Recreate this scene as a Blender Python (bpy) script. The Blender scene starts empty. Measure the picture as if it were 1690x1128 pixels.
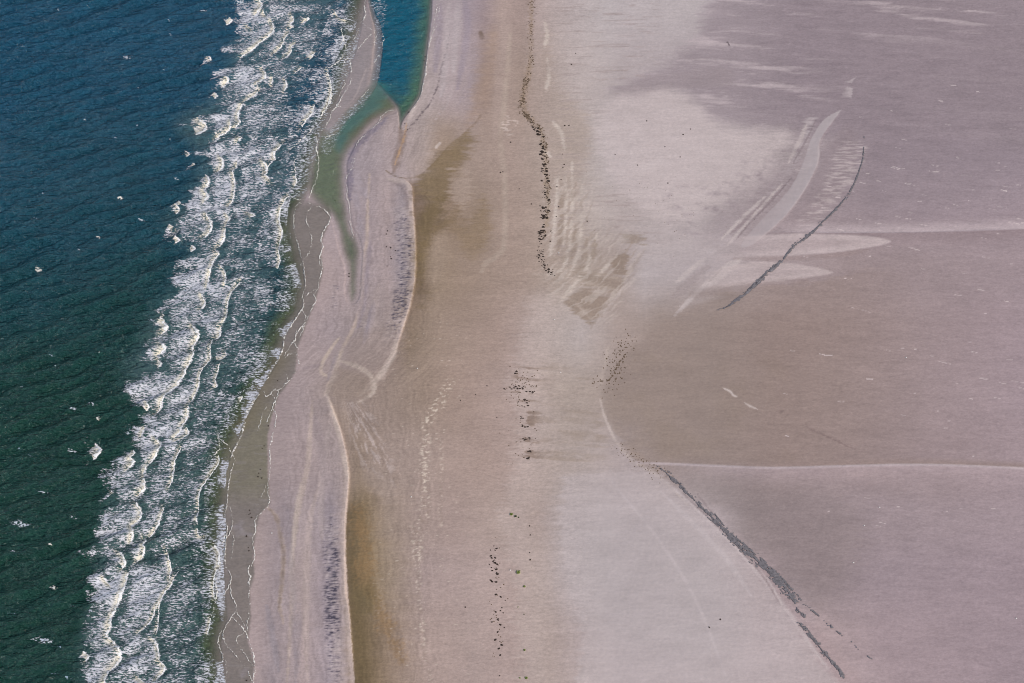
import bpy, math, random
import numpy as np
random.seed(7)
R = math.radians
scene = bpy.context.scene
COL = scene.collection

# ------------------------------------------------------------------ camera
CAM_H, PITCH, HFOV = 640.0, R(52.0), R(30.0)
cd = bpy.data.cameras.new("camera"); cam = bpy.data.objects.new("camera", cd); COL.objects.link(cam)
cam.location = (0, 0, CAM_H); cam.rotation_euler = (R(90) - PITCH, 0, 0)
cd.sensor_fit = 'HORIZONTAL'; cd.angle = HFOV; cd.clip_start = 1.0; cd.clip_end = 120000.0
scene.camera = cam

# ------------------------------------------------------------------ light
SUN_EL, SUN_AZ = R(40.0), R(118.0)          # azimuth clockwise from +Y (the way the camera looks)
w = bpy.data.worlds.new("World"); scene.world = w; w.use_nodes = True
nt = w.node_tree; bg = nt.nodes['Background']
sky = nt.nodes.new('ShaderNodeTexSky'); sky.sky_type = 'NISHITA'; sky.sun_disc = False
sky.sun_elevation = SUN_EL; sky.sun_rotation = SUN_AZ; sky.altitude = 300
nt.links.new(sky.outputs[0], bg.inputs[0]); bg.inputs[1].default_value = 0.14
sd = bpy.data.lights.new("sun", 'SUN'); sun = bpy.data.objects.new("sun", sd); COL.objects.link(sun)
sd.energy = 3.2; sd.angle = R(0.5); sd.color = (1.0, 0.955, 0.90)
sun.rotation_euler = (R(90) - SUN_EL, 0, R(180) - SUN_AZ)
scene.cycles.pixel_filter_type = 'BLACKMAN_HARRIS'; scene.cycles.filter_width = 1.0
scene.view_settings.view_transform = 'Standard'; scene.view_settings.look = 'None'
scene.view_settings.exposure = 0.0; scene.view_settings.gamma = 1.0

# ------------------------------------------------------------------ measuring
# a spot seen at (u, v) in the 1690 x 1128 photograph <-> a spot on level ground
F = 845.0 / math.tan(HFOV / 2); cp, sp = math.cos(PITCH), math.sin(PITCH)
def to_uv(x, y):
    y = np.clip(y, 120.0, 20000.0)
    d = y * cp + CAM_H * sp
    return 845.0 + F * x / d, 564.0 + F * (CAM_H * cp - y * sp) / d
def to_xy(u, v):
    k = (np.asarray(v, float) - 564.0) / F
    y = CAM_H * (cp - k * sp) / (k * cp + sp)
    d = y * cp + CAM_H * sp
    return (np.asarray(u, float) - 845.0) / F * d, y
def lin(c):
    c = np.asarray(c, float) / 255.0
    return np.where(c <= 0.04045, c / 12.92, ((c + 0.055) / 1.055) ** 2.4)
ILL = np.array([0.947, 1.006, 1.146])          # how bright a white level surface reads in this daylight
def alb(c): return (lin(c) / ILL).astype(np.float32)

# ------------------------------------------------------------------ noise
_rng = np.random.default_rng(11)
_perm = np.tile(_rng.permutation(1024), 3).astype(np.int32)
_ga = _rng.uniform(0, 2 * np.pi, 1024); _gx, _gy = np.cos(_ga).astype(np.float32), np.sin(_ga).astype(np.float32)
def pn(x, y, seed=0):
    x = x + seed * 37.31; y = y + seed * 91.7
    xi = np.floor(x); yi = np.floor(y)
    fx = (x - xi).astype(np.float32); fy = (y - yi).astype(np.float32)
    xi = xi.astype(np.int64) & 1023; yi = yi.astype(np.int64) & 1023
    def g(ix, iy, dx, dy):
        h = _perm[_perm[ix] + iy] & 1023
        return _gx[h] * dx + _gy[h] * dy
    a = g(xi, yi, fx, fy); b = g(xi + 1, yi, fx - 1, fy)
    c = g(xi, yi + 1, fx, fy - 1); d = g(xi + 1, yi + 1, fx - 1, fy - 1)
    sx = fx * fx * fx * (fx * (fx * 6 - 15) + 10); sy = fy * fy * fy * (fy * (fy * 6 - 15) + 10)
    return ((a + (b - a) * sx) * (1 - sy) + (c + (d - c) * sx) * sy) * 1.5
def fbm(x, y, o=3, seed=0):
    s, a, t = 0, 1.0, 0
    for i in range(o):
        s = s + a * pn(x * 2.03 ** i, y * 2.03 ** i, seed + i * 3); t += a; a *= 0.55
    return s / t
def sst(a, b, x):
    t = np.clip((x - a) / (b - a), 0, 1); return t * t * (3 - 2 * t)

# ------------------------------------------------------------------ curves in the plan
def cr(pts, n=6):
    P = np.array(pts, float)
    if len(P) < 3: return P
    Q = np.vstack([2 * P[0] - P[1], P, 2 * P[-1] - P[-2]]); out = []
    for i in range(1, len(Q) - 2):
        for t in np.linspace(0, 1, n, endpoint=False):
            a, b, c, d = Q[i-1], Q[i], Q[i+1], Q[i+2]
            out.append(0.5 * (2*b + (c-a)*t + (2*a-5*b+4*c-d)*t*t + (3*b-a-3*c+d)*t**3))
    out.append(Q[-2]); return np.array(out)
class Plan:
    """fields over a set of plan points"""
    def __init__(s, X, Y):
        s.X, s.Y = X.astype(np.float64), Y.astype(np.float64); s.U, s.V = to_uv(s.X, s.Y)
        s.n = len(X)
    def line(s, pts, reach=60, smooth=True):
        """distance to a curve, signed side (+ right of travel), 0..1 along"""
        P = cr(pts) if smooth else np.array(pts, float)
        D = np.full(s.n, 1e9, np.float32); S = np.ones(s.n, np.float32); T = np.zeros(s.n, np.float32)
        idx = np.where((s.U > P[:,0].min()-reach) & (s.U < P[:,0].max()+reach) & (s.V > P[:,1].min()-reach) & (s.V < P[:,1].max()+reach))[0]
        if len(idx) == 0: return D, S, T
        u, v = s.U[idx], s.V[idx]; d = D[idx]; sg = S[idx]; tt = T[idx]; m = len(P) - 1
        for i in range(m):
            a, b = P[i], P[i+1]; e = b - a; L = max(e @ e, 1e-9)
            near = np.where((v > min(a[1],b[1])-reach) & (v < max(a[1],b[1])+reach))[0]
            uu, vv = u[near]-a[0], v[near]-a[1]
            t = np.clip((uu*e[0]+vv*e[1])/L, 0, 1)
            dd = np.hypot(uu-t*e[0], vv-t*e[1]); w = dd < d[near]
            k = near[w]; d[k] = dd[w]; tt[k] = (i + t[w]) / m
            sg[k] = np.sign(e[0]*vv[w]-e[1]*uu[w]) * -1
        D[idx], S[idx], T[idx] = d, sg, tt
        return D, S, T
    def inside(s, pts, reach=60, smooth=True):
        """signed distance to a closed outline, + inside"""
        P = cr(list(pts)+[pts[0]], 5) if smooth else np.array(list(pts)+[pts[0]], float)
        D = s.line(P, reach, False)[0]; ins = np.zeros(s.n, bool)
        idx = np.where((s.U > P[:,0].min()) & (s.U < P[:,0].max()) & (s.V > P[:,1].min()) & (s.V < P[:,1].max()))[0]
        u, v = s.U[idx], s.V[idx]; c = np.zeros(len(idx), bool)
        for i in range(len(P)-1):
            (x1, y1), (x2, y2) = P[i], P[i+1]
            if y1 == y2: continue
            k = (y1 > v) != (y2 > v)
            c[k] ^= u[k] < (x2-x1)*(v[k]-y1)/(y2-y1)+x1
        ins[idx] = c
        return np.where(ins, D, -D)

def f(v, pts):                                # a curve u = f(v)
    p = np.array(pts, float); return np.interp(v, p[:,0], p[:,1])

# key curves (v, u)
SURF_OUT = [(0,385),(40,385),(90,372),(130,360),(170,345),(200,312),(225,322),(260,345),(290,330),(330,322),(360,280),(385,285),(420,305),(455,292),(490,285),(520,272),(545,262),(570,240),(600,225),(640,222),(680,232),(720,232),(760,190),(800,172),(850,168),(890,150),(930,150),(980,160),(1020,140),(1060,140),(1128,145)]
SURF_IN  = [(0,585),(60,560),(110,525),(160,500),(200,505),(240,505),(300,500),(330,470),(360,465),(400,448),(450,452),(520,445),(580,425),(640,395),(700,372),(760,372),(800,366),(860,368),(900,345),(960,352),(1020,352),(1080,350),(1128,352)]
# where standing water ends on the sea side (v, u)
SHORE    = [(0,606),(30,600),(60,594),(110,581),(150,572),(185,556),(210,541),(260,527),(300,523),(335,500),(350,487),(380,486),(414,495),(455,503),(480,503),(511,497),(537,480),(570,466),(600,458),(640,432),(670,418),(700,402),(740,385),(780,374),(830,372),(880,374),(930,369),(980,372),(1020,376),(1060,365),(1128,372)]
# upper reach of the swash (v, u)
SWASH    = [(330,540),(347,543),(360,545),(398,530),(424,529),(445,532),(478,525),(501,518),(540,503),(575,490),(615,486),(640,470),(655,458),(690,446),(720,440),(780,440),(832,444),(850,427),(880,421),(920,416),(950,419),(975,411),(1020,413),(1060,408),(1100,419),(1128,414)]
INLET = [(600,-40),(607,0),(612,25),(618,50),(616,90),(613,130),(620,143),(640,163),(655,180),(658,200),(660,214),(666,198),(690,165),(696,150),(702,110),(707,70),(711,40),(714,0),(716,-40)]
CHANNEL = [(608,120),(632,130),(652,165),(655,180),(620,198),(596,222),(580,240),(570,262),(568,290),(570,330),(577,372),(590,402),(592,430),(590,470),(586,494),(576,494),(573,440),(562,398),(550,364),(535,345),(515,325),(505,300),(515,250),(530,210),(560,188),(590,165)]
BAR_A = [(604,20),(610,36),(616,50),(617,90),(612,120),(606,140),(592,158),(577,172),(562,190),(548,208),(540,212),(546,194),(560,172),(570,148),(578,122),(586,92),(595,58)]

def depth_of(p):
    """still water depth in metres (negative: dry)"""
    U, V = p.U, p.V
    sh = f(V, SHORE); d = (sh - U)
    w = fbm(p.X*0.06, p.Y*0.06, 3, 5) * 10
    D = np.where(d > 0, 0.06 + 1.1*sst(0, 52, d+w*.6*sst(0,14,d)) + 2.5*sst(60, 400, d), -0.02*np.minimum(-d, 30) - 0.02)
    c = p.inside(CHANNEL, 90) + w*0.5
    D = np.maximum(D, np.where(c > -6, -0.04 + 0.46*sst(-7, 20, c), -1))
    i = p.inside(INLET, 90)
    D = np.maximum(D, np.where(i > 0, 0.12 + .9*sst(0, 14, i) + .8*sst(10,40,i), -1))
    a = p.inside(BAR_A, 60) + w*0.3
    D = np.where(a > -14, np.minimum(D, 0.22 - 0.26*sst(-14, 4, a)), D)
    far = (V < -45) & (U > sh)                          # the inlet runs on beyond the frame, then closes
    return np.where(far & (np.abs(U-660) < 55*np.exp((V+45)/300)), 1.5, D).astype(np.float32)

def swell(x, y, dep=None):
    """sea surface height: short wind sea running to the south-east"""
    r = np.random.default_rng(3); h = 0
    gx = fbm(x*0.02, y*0.02, 2, 40); warp = 3.0*gx
    grp = 0.75 + 0.6*fbm(x*0.018, y*0.03, 2, 41)
    for i in range(34):
        lam = 2.2 * (13.0/2.2) ** r.random(); a = R(-66) + r.normal()*R(17)
        k = 2*np.pi/lam; ph = r.random()*6.283
        s = np.sin(k*(x*math.cos(a) + y*math.sin(a)) + ph + warp*(1.0 if i % 2 else -0.7))
        h = h + 0.0200*lam**0.95 * (s + 0.25*s*s)
    h = h*grp + 0.16*fbm(x*0.38, y*0.85, 3, 42)
    if dep is not None: h = h * (0.12 + 0.88*sst(0.15, 1.6, dep))
    return h

# ------------------------------------------------------------------ materials
def new_mat(name):
    m = bpy.data.materials.new(name); m.use_nodes = True
    return m, m.node_tree.nodes, m.node_tree.links, m.node_tree.nodes['Principled BSDF']
def nd(N, t, **k):
    n = N.new(t)
    for a, b in k.items(): setattr(n, a, b)
    return n
def noise_at(N, L, scale_vec, scale=1.0, detail=3.0, rough=0.6, rot=0.0):
    tc = nd(N, 'ShaderNodeTexCoord'); mp = nd(N, 'ShaderNodeMapping'); mp.inputs['Scale'].default_value = scale_vec
    mp.inputs['Rotation'].default_value = (0, 0, rot)
    no = nd(N, 'ShaderNodeTexNoise'); no.inputs['Scale'].default_value = scale; no.inputs['Detail'].default_value = detail
    no.inputs['Roughness'].default_value = rough
    L.new(tc.outputs['Object'], mp.inputs[0]); L.new(mp.outputs[0], no.inputs['Vector']); return no.outputs[0]
def math_n(N, L, op, a, b):
    m = nd(N, 'ShaderNodeMath', operation=op)
    for i, q in enumerate((a, b)):
        if isinstance(q, (int, float)): m.inputs[i].default_value = q
        else: L.new(q, m.inputs[i])
    return m.outputs[0]

def sand_mat():
    m, N, L, B = new_mat('sand')
    at = nd(N, 'ShaderNodeAttribute', attribute_name='tone'); wt = nd(N, 'ShaderNodeAttribute', attribute_name='wet')
    g1 = noise_at(N, L, (1.1, 1.6, 1), 1.0, 3, 0.75)             # grain, ~1 m
    g2 = noise_at(N, L, (0.16, 0.75, 1), 1.0, 4, 0.65, R(3))            # wind streaks
    g3 = noise_at(N, L, (0.04, 0.05, 1), 1.0, 4, 0.6)
    g4 = noise_at(N, L, (0.45, 1.1, 1), 1.0, 3, 0.7)             # small ripples
    gr = nd(N, 'ShaderNodeAttribute', attribute_name='grit').outputs['Fac']
    a = math_n(N, L, 'MULTIPLY', math_n(N, L, 'SUBTRACT', g1, 0.5), 0.50)
    a = math_n(N, L, 'ADD', a, math_n(N, L, 'MULTIPLY', math_n(N, L, 'SUBTRACT', g4, 0.5), 0.55))
    b = math_n(N, L, 'MULTIPLY', math_n(N, L, 'SUBTRACT', g2, 0.5), 0.14)
    c = math_n(N, L, 'MULTIPLY', math_n(N, L, 'SUBTRACT', g3, 0.5), 0.16)
    k = math_n(N, L, 'ADD', math_n(N, L, 'MULTIPLY', math_n(N, L, 'ADD', a, b), gr), math_n(N, L, 'ADD', c, 1.0))
    v = nd(N, 'ShaderNodeVectorMath', operation='SCALE'); L.new(at.outputs['Color'], v.inputs[0]); L.new(k, v.inputs['Scale'])
    L.new(v.outputs[0], B.inputs['Base Color'])
    r = math_n(N, L, 'SUBTRACT', 0.95, math_n(N, L, 'MULTIPLY', wt.outputs['Fac'], 0.5)); L.new(r, B.inputs['Roughness'])
    B.inputs['Specular IOR Level'].default_value = 0.25
    bp = nd(N, 'ShaderNodeBump'); bp.inputs['Strength'].default_value = 0.3; bp.inputs['Distance'].default_value = 0.10
    L.new(math_n(N, L, 'ADD', g1, math_n(N, L, 'MULTIPLY', g2, 1.2)), bp.inputs['Height']); L.new(bp.outputs[0], B.inputs['Normal'])
    return m
def water_mat(name='sea_water', dist=3.6):
    m, N, L, B = new_mat(name)
    at = nd(N, 'ShaderNodeAttribute', attribute_name='tone'); op = nd(N, 'ShaderNodeAttribute', attribute_name='cover')
    L.new(at.outputs['Color'], B.inputs['Base Color'])
    B.inputs['Roughness'].default_value = 0.12; B.inputs['IOR'].default_value = 1.333
    L.new(op.outputs['Fac'], B.inputs['Alpha'])
    g = noise_at(N, L, (0.26, 0.72, 1), 1.0, 3, 0.6, R(-20))
    bp = nd(N, 'ShaderNodeBump'); B.inputs['Specular IOR Level'].default_value = 0.85
    bp.inputs['Strength'].default_value = 1.0; bp.inputs['Distance'].default_value = dist
    g2 = noise_at(N, L, (0.7, 1.8, 1), 1.0, 2, 0.6, R(-14)); L.new(math_n(N, L, 'ADD', g, math_n(N, L, 'MULTIPLY', g2, 0.22)), bp.inputs['Height']); L.new(bp.outputs[0], B.inputs['Normal'])
    return m
def plain_mat(name, col, rough=0.8, attr=False, var=0.25, vs=2.0):
    m, N, L, B = new_mat(name)
    g = noise_at(N, L, (1, 1, 1), vs, 3, 0.7)
    k = math_n(N, L, 'ADD', math_n(N, L, 'MULTIPLY', math_n(N, L, 'SUBTRACT', g, 0.5), var*2), 1.0)
    v = nd(N, 'ShaderNodeVectorMath', operation='SCALE'); L.new(k, v.inputs['Scale'])
    if attr:
        at = nd(N, 'ShaderNodeAttribute', attribute_name='tone'); L.new(at.outputs['Color'], v.inputs[0])
    else: v.inputs[0].default_value = tuple(col)[:3]
    L.new(v.outputs[0], B.inputs['Base Color']); B.inputs['Roughness'].default_value = rough
    return m
M_SAND, M_WATER, M_INLET = sand_mat(), water_mat(), water_mat('inlet_water', 1.5)
def foam_mat():
    m, N, L, B = new_mat('foam')
    at = nd(N, 'ShaderNodeAttribute', attribute_name='tone'); cv = nd(N, 'ShaderNodeAttribute', attribute_name='cover')
    g = noise_at(N, L, (0.85, 2.7, 1), 1.0, 3, 0.7, R(-10)); h = noise_at(N, L, (0.42, 1.7, 1), 1.0, 3, 0.65, R(8))
    n = math_n(N, L, 'ADD', math_n(N, L, 'MULTIPLY', math_n(N, L, 'SUBTRACT', g, 0.5), 2.3), math_n(N, L, 'MULTIPLY', math_n(N, L, 'SUBTRACT', h, 0.5), 1.7))
    mr = nd(N, 'ShaderNodeMapRange', interpolation_type='SMOOTHSTEP'); L.new(math_n(N, L, 'ADD', n, cv.outputs['Fac']), mr.inputs['Value'])
    mr.inputs['From Min'].default_value = 0.34; mr.inputs['From Max'].default_value = 0.80
    L.new(at.outputs['Color'], B.inputs['Base Color']); L.new(mr.outputs[0], B.inputs['Alpha']); B.inputs['Roughness'].default_value = 0.75
    B.inputs['Specular IOR Level'].default_value = 0.2
    bp = nd(N, 'ShaderNodeBump'); bp.inputs['Strength'].default_value = 0.5; bp.inputs['Distance'].default_value = 0.3; L.new(g, bp.inputs['Height']); L.new(bp.outputs[0], B.inputs['Normal'])
    return m
M_FOAM = foam_mat()
M_WEED = plain_mat('dried_seaweed', (0.040,0.023,0.014), 0.9, False, 0.4, 3)
M_WEEDT = plain_mat('tan_seaweed', (0.15,0.095,0.055), 0.9, False, 0.4, 3)
M_LEAF = plain_mat('leaf', (0.16,0.19,0.03), 0.6, False, 0.4, 4)
M_LEAFD = plain_mat('dark_leaf', (0.05,0.06,0.012), 0.6, False, 0.4, 4)
M_MUD = plain_mat('debris', (.1,.1,.1), 0.7, True, 0.25, 1.0)
M_SHELL = plain_mat('shell', (0.62,0.56,0.50), 0.6, False, 0.15, 3)

# ------------------------------------------------------------------ mesh helpers
def tag(o, label=None, cat=None, group=None, kind=None):
    for k, v in (('label',label),('category',cat),('group',group),('kind',kind)):
        if v: o[k] = v
    return o
def build(name, V, Fq, mat, attrs=None, smooth=True, parent=None):
    me = bpy.data.meshes.new(name); V = np.asarray(V, np.float32); Fq = np.asarray(Fq, np.int32)
    me.vertices.add(len(V)); me.vertices.foreach_set('co', V.ravel())
    k = Fq.shape[1]; me.loops.add(Fq.size); me.loops.foreach_set('vertex_index', Fq.ravel())
    me.polygons.add(len(Fq)); me.polygons.foreach_set('loop_start', np.arange(0, Fq.size, k, dtype=np.int32))
    me.update(calc_edges=True)
    if smooth: me.polygons.foreach_set('use_smooth', np.ones(len(Fq), bool))
    for nm, arr in (attrs or {}).items():
        if arr.ndim == 2:
            a = me.attributes.new(nm, 'FLOAT_COLOR', 'POINT'); c = np.ones((len(V),4), np.float32); c[:,:3] = arr; a.data.foreach_set('color', c.ravel())
        else:
            a = me.attributes.new(nm, 'FLOAT', 'POINT'); a.data.foreach_set('value', arr.astype(np.float32))
    me.materials.append(mat)
    o = bpy.data.objects.new(name, me); COL.objects.link(o); o.parent = parent; return o
def axis(lo, hi, s0, s1, far_lo=None, far_hi=None):
    a = [lo]
    while a[-1] < hi: a.append(a[-1] + s0 + (s1-s0)*(a[-1]-lo)/(hi-lo))
    for far, sgn in ((far_lo,-1),(far_hi,1)):
        if far is None: continue
        s = s0*2 if sgn < 0 else s1*2; e = a[0] if sgn < 0 else a[-1]; q = []
        while (e-far)*sgn < 0: e += sgn*s; s *= 1.25; q.append(e)
        a = q[::-1]+a if sgn < 0 else a+q
    return np.array(a)
def grid(xs, ys):
    X, Y = np.meshgrid(xs, ys); nx, ny = len(xs), len(ys)
    i = np.arange(nx*ny).reshape(ny, nx)
    Fq = np.stack([i[:-1,:-1], i[:-1,1:], i[1:,1:], i[1:,:-1]], -1).reshape(-1,4)
    return X.ravel(), Y.ravel(), Fq
def cull(V, Fq, keepf, attrs):
    Fq = Fq[keepf]; used = np.zeros(len(V), bool); used[Fq.ravel()] = True
    mp = np.cumsum(used)-1; return V[used], mp[Fq], {k:a[used] for k,a in attrs.items()}

# ------------------------------------------------------------------ the sand
def paint_sand(p):
    U, V, X, Y = p.U, p.V, p.X, p.Y
    st = fbm(X*0.035, Y*0.33, 4, 1)                   # wind-drawn streaks, long in x
    st2 = fbm(X*0.11, Y*0.8, 3, 2); bl = fbm(X*0.03, Y*0.03, 4, 3); fine = fbm(X*0.7, Y*0.9, 2, 4); brk = fbm(X*.09, Y*.16, 4, 6)
    rows = [
    (0,   [(610,150,138,140),(715,168,158,163),(740,180,168,170),(770,170,158,164),(800,158,144,146),(830,172,155,148),(868,165,148,142),(885,176,160,156),(940,184,170,170),(1000,188,178,179),(1150,189,179,180),(1180,178,166,170),(1300,162,150,155),(1500,160,148,152),(1690,163,151,155)]),
    (150, [(650,165,152,150),(700,180,168,165),(740,184,170,170),(775,170,157,158),(800,160,142,132),(835,172,155,145),(862,164,147,136),(900,178,162,156),(950,184,170,168),(1010,182,170,170),(1100,176,164,166),(1180,162,149,153),(1300,152,140,145),(1690,155,142,147)]),
    (250, [(600,172,160,162),(650,180,165,163),(700,180,165,158),(725,164,146,130),(745,158,141,124),(770,165,149,138),(830,170,153,143),(890,170,154,145),(940,174,159,152),(1000,188,177,177),(1150,189,177,178),(1300,182,170,170),(1380,170,157,160),(1440,157,144,149),(1690,160,147,153)]),
    (350, [(600,176,162,163),(640,184,167,164),(665,168,156,158),(690,170,152,142),(705,142,125,104),(740,150,132,114),(790,156,140,126),(840,168,151,140),(890,170,153,143),(930,180,165,158),(1000,184,171,168),(1150,184,172,172),(1230,172,160,161),(1340,161,148,151),(1450,158,145,150),(1690,165,151,157)]),
    (450, [(530,180,163,160),(600,174,160,160),(640,184,167,164),(665,165,154,157),(690,160,143,128),(710,148,132,112),(760,157,140,125),(820,165,148,136),(900,169,152,142),(960,172,156,148),(1010,166,150,142),(1060,184,173,173),(1150,181,169,170),(1300,170,157,158),(1400,157,143,143),(1690,162,148,152)]),
    (550, [(500,178,162,160),(550,172,158,158),(600,168,154,150),(650,172,156,150),(675,152,135,118),(740,162,145,132),(820,170,152,142),(890,180,165,160),(960,181,168,166),(1020,172,156,150),(1100,156,140,132),(1300,152,136,131),(1500,159,144,144),(1690,164,149,154)]),
    (650, [(450,164,150,149),(500,176,161,159),(560,165,149,141),(620,160,143,132),(700,157,140,126),(780,167,149,139),(850,177,160,153),(920,172,156,149),(990,171,155,148),(1020,156,140,132),(1100,151,135,126),(1300,153,138,133),(1500,160,145,145),(1690,165,150,155)]),
    (760, [(440,166,152,150),(500,176,160,158),(560,182,166,162),(590,158,141,127),(640,165,148,138),(700,170,153,144),(800,172,154,145),(870,178,161,154),(950,178,163,159),(1040,180,166,165),(1100,153,137,130),(1300,151,136,132),(1500,158,143,143),(1690,164,149,153)]),
    (860, [(430,172,157,154),(470,160,148,150),(500,178,163,161),(545,166,154,158),(562,184,168,165),(582,152,136,118),(602,156,136,108),(640,164,147,132),(690,168,151,143),(750,172,155,148),(820,178,162,154),(880,172,155,148),(930,178,165,165),(1000,180,170,173),(1100,184,173,176),(1180,186,173,175),(1240,152,140,139),(1400,160,147,150),(1690,165,151,156)]),
    (950, [(425,176,160,157),(460,165,152,153),(500,182,166,162),(545,166,154,160),(562,184,168,165),(582,138,121,95),(610,156,137,108),(650,162,145,128),(700,172,155,150),(760,174,158,153),(820,180,164,158),(880,171,154,147),(940,182,169,170),(1000,179,169,172),(1100,178,168,171),(1200,187,175,178),(1260,170,155,157),(1300,152,140,142),(1450,158,145,150),(1690,160,146,152)]),
    (1060,[(425,178,162,160),(450,168,155,156),(500,182,165,162),(545,170,158,163),(566,186,170,166),(588,138,118,90),(640,154,135,116),(700,176,158,150),(780,177,161,155),(840,180,163,157),(900,174,156,150),(960,182,166,166),(1020,186,174,177),(1200,183,172,175),(1300,187,175,178),(1350,178,162,162),(1450,166,151,155),(1690,160,146,152)]),
    (1128,[(425,178,162,160),(450,166,154,156),(500,182,165,162),(545,170,158,163),(570,184,168,164),(590,140,120,92),(640,154,135,116),(705,176,158,150),(780,177,161,155),(840,180,163,157),(900,176,158,152),(960,180,164,163),(1020,187,175,178),(1200,186,175,178),(1330,187,175,178),(1380,180,164,165),(1480,166,151,155),(1690,160,146,152)])]
    # colour between the sampled rows, nudged so the lines between them wander
    uu = U + 7*bl*sst(380, 700, U) + 10*st
    vv = np.clip(V + 22*bl, 0, 1128)
    C = np.zeros((p.n, 3), np.float32); Rv = np.array([r[0] for r in rows], float); row_c = []
    for v0, s in rows:
        s = np.array(s, float); A = alb(s[:,1:]); row_c.append(np.stack([np.interp(uu, s[:,0], A[:,j]) for j in range(3)], 1).astype(np.float32))
    for i in range(len(rows)-1):
        k = (vv >= Rv[i]) & (vv <= Rv[i+1]); t = sst(0, 1, (vv[k]-Rv[i])/(Rv[i+1]-Rv[i]))[:,None]
        C[k] = row_c[i][k]*(1-t)+row_c[i+1][k]*t
    del row_c
    Z = np.zeros(p.n, np.float32); W = np.full(p.n, 0.15, np.float32)
    kv = np.ones((p.n,3), np.float32)
    def zone(m, k): kv[:] = kv*(1+(np.array(k)-1)[None]*m[:,None])
    zone(1-sst(620, 760, U), (.875,.85,.885)); zone(sst(620,760,U)*(1-sst(840, 940, U)), (.945,.895,.915))
    zone(sst(1150,1330,U)*(1-sst(260,420,V)), (.83,.80,.83)); zone(sst(1150,1300,U)*sst(260,420,V), (.95,.90,.915)); zone(sst(960,1040,U)*(1-sst(1150,1300,U)), (.96,.945,.96))
    C *= kv
    def mix(m, rgb, amt=1.0):
        m = (np.clip(m, 0, 1)*amt)[:,None].astype(np.float32); C[:] = C*(1-m)+alb(rgb)*(kv if rgb[1] < 166 else .35*kv+.65)*m
    def scale(m, k): C[:] = C*(1+(k-1)*np.clip(m,0,1)[:,None]).astype(np.float32)
    def edge(sdist, soft, nz=0.0, kind=None): return sst(-soft, soft, sdist + nz*(st2+st if kind is None else kind))
    def band(pts, wpx, soft, nz=0, taper=True, kind=None):
        d, s, t = p.line(pts, wpx+soft+abs(nz)+6); ww = wpx*(np.minimum(1, np.minimum(t, 1-t)*5) if taper else 1)
        return (1-sst(ww*.5, ww+soft, d+1.3*nz*(fine if kind is None else kind)+1.0*fine))*np.clip(.98+1.2*brk, .4, 1)

    # --- bar with its two lobes, channels and troughs (left half)
    sh = f(V, SHORE); sw = f(V, SWASH); left = U - sh
    # lower bar: parallel ridges and runnels
    e_bar = f(V, [(640,536),(655,541),(680,549),(710,561),(750,571),(790,576),(830,573),(870,570),(920,570),(970,573),(1020,577),(1080,581),(1128,585)])
    dd = U - e_bar + 1.5*fine
    low = sst(640, 690, V)
    mix(sst(0, 2.5, dd)*(1-sst(8, 60, dd+8*bl))*sst(770, 860, V), (112,97,70), 0.85)
    mix(sst(0, 3, dd)*(1-sst(10, 45, dd))*low*(1-sst(770,860,V)), (150,133,116), 0.55)
    mix((1-sst(0, 1.5, dd))*sst(-9,-3, dd+1.5*st2)*low, (196,178,172), 0.7)                     # pale crest of the bar
    brown = p.inside([(583,840),(600,850),(610,890),(618,940),(622,985),(655,1050),(665,1100),(640,1060),(612,1000),(596,960),(590,900)], 60)
    mix(edge(brown, 12, 16, brk+fine), (148,120,84), 0.6)
    brown = p.inside([(610,960),(622,985),(618,1015),(600,1010),(590,985)], 40); mix(edge(brown, 12, 12, brk+fine), (112,100,72), 0.55)
    for pts, wd, c, am in (([(516,665),(512,720),(508,770),(497,820),(488,870),(482,920),(484,980),(480,1040),(474,1128)], 4, (190,172,162), .6),
                           ([(528,800),(512,860),(508,920),(506,990),(505,1060),(508,1128)], 5, (190,172,166), .5),
                           ([(497,800),(490,840),(484,900),(478,960)], 2.5, (198,182,172), .5),
                           ([(545,700),(535,760),(530,820),(532,900)], 5, (190,174,170), .35),
                           ([(440,838),(455,852),(462,880),(468,910),(466,960),(462,1000),(468,1030)], 3, (182,164,150), .7),
                           ([(446,842),(458,862),(464,895),(469,925),(463,985),(460,1005)], 1.1, (136,122,112), .6),
                           ([(474,840),(478,880),(480,930),(486,990),(485,1050),(490,1100)], 4, (158,148,152), .5),
                           ([(495,1000),(492,1060),(488,1128)], 5, (156,146,150), .5),
                           ([(520,690),(530,740),(535,800)], 8, (166,152,152), .5),
                           ([(440,1000),(450,1050),(460,1110)], 5, (155,148,154), .5)):
        mix(band(pts, wd, 3, 2.5, kind=st2), c, am)
    # upper big bar D
    eD = f(V, [(180,656),(215,656),(250,650),(285,648),(300,668),(312,679),(350,681),(380,684),(430,686),(470,684),(510,676),(550,663),(590,650),(615,636)])
    rng = sst(296, 312, V)*(1-sst(600, 640, V)); dD = U - eD + 1.5*fine
    mix(sst(0, 3, dD)*(1-sst(6, 46, dD+14*bl))*rng*(1-sst(470,540,V)*.6), (118,100,82), 0.8)
    mix((1-sst(0, 2, dD))*sst(-10, -3, dD)*rng, (194,176,170), 0.7)
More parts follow.
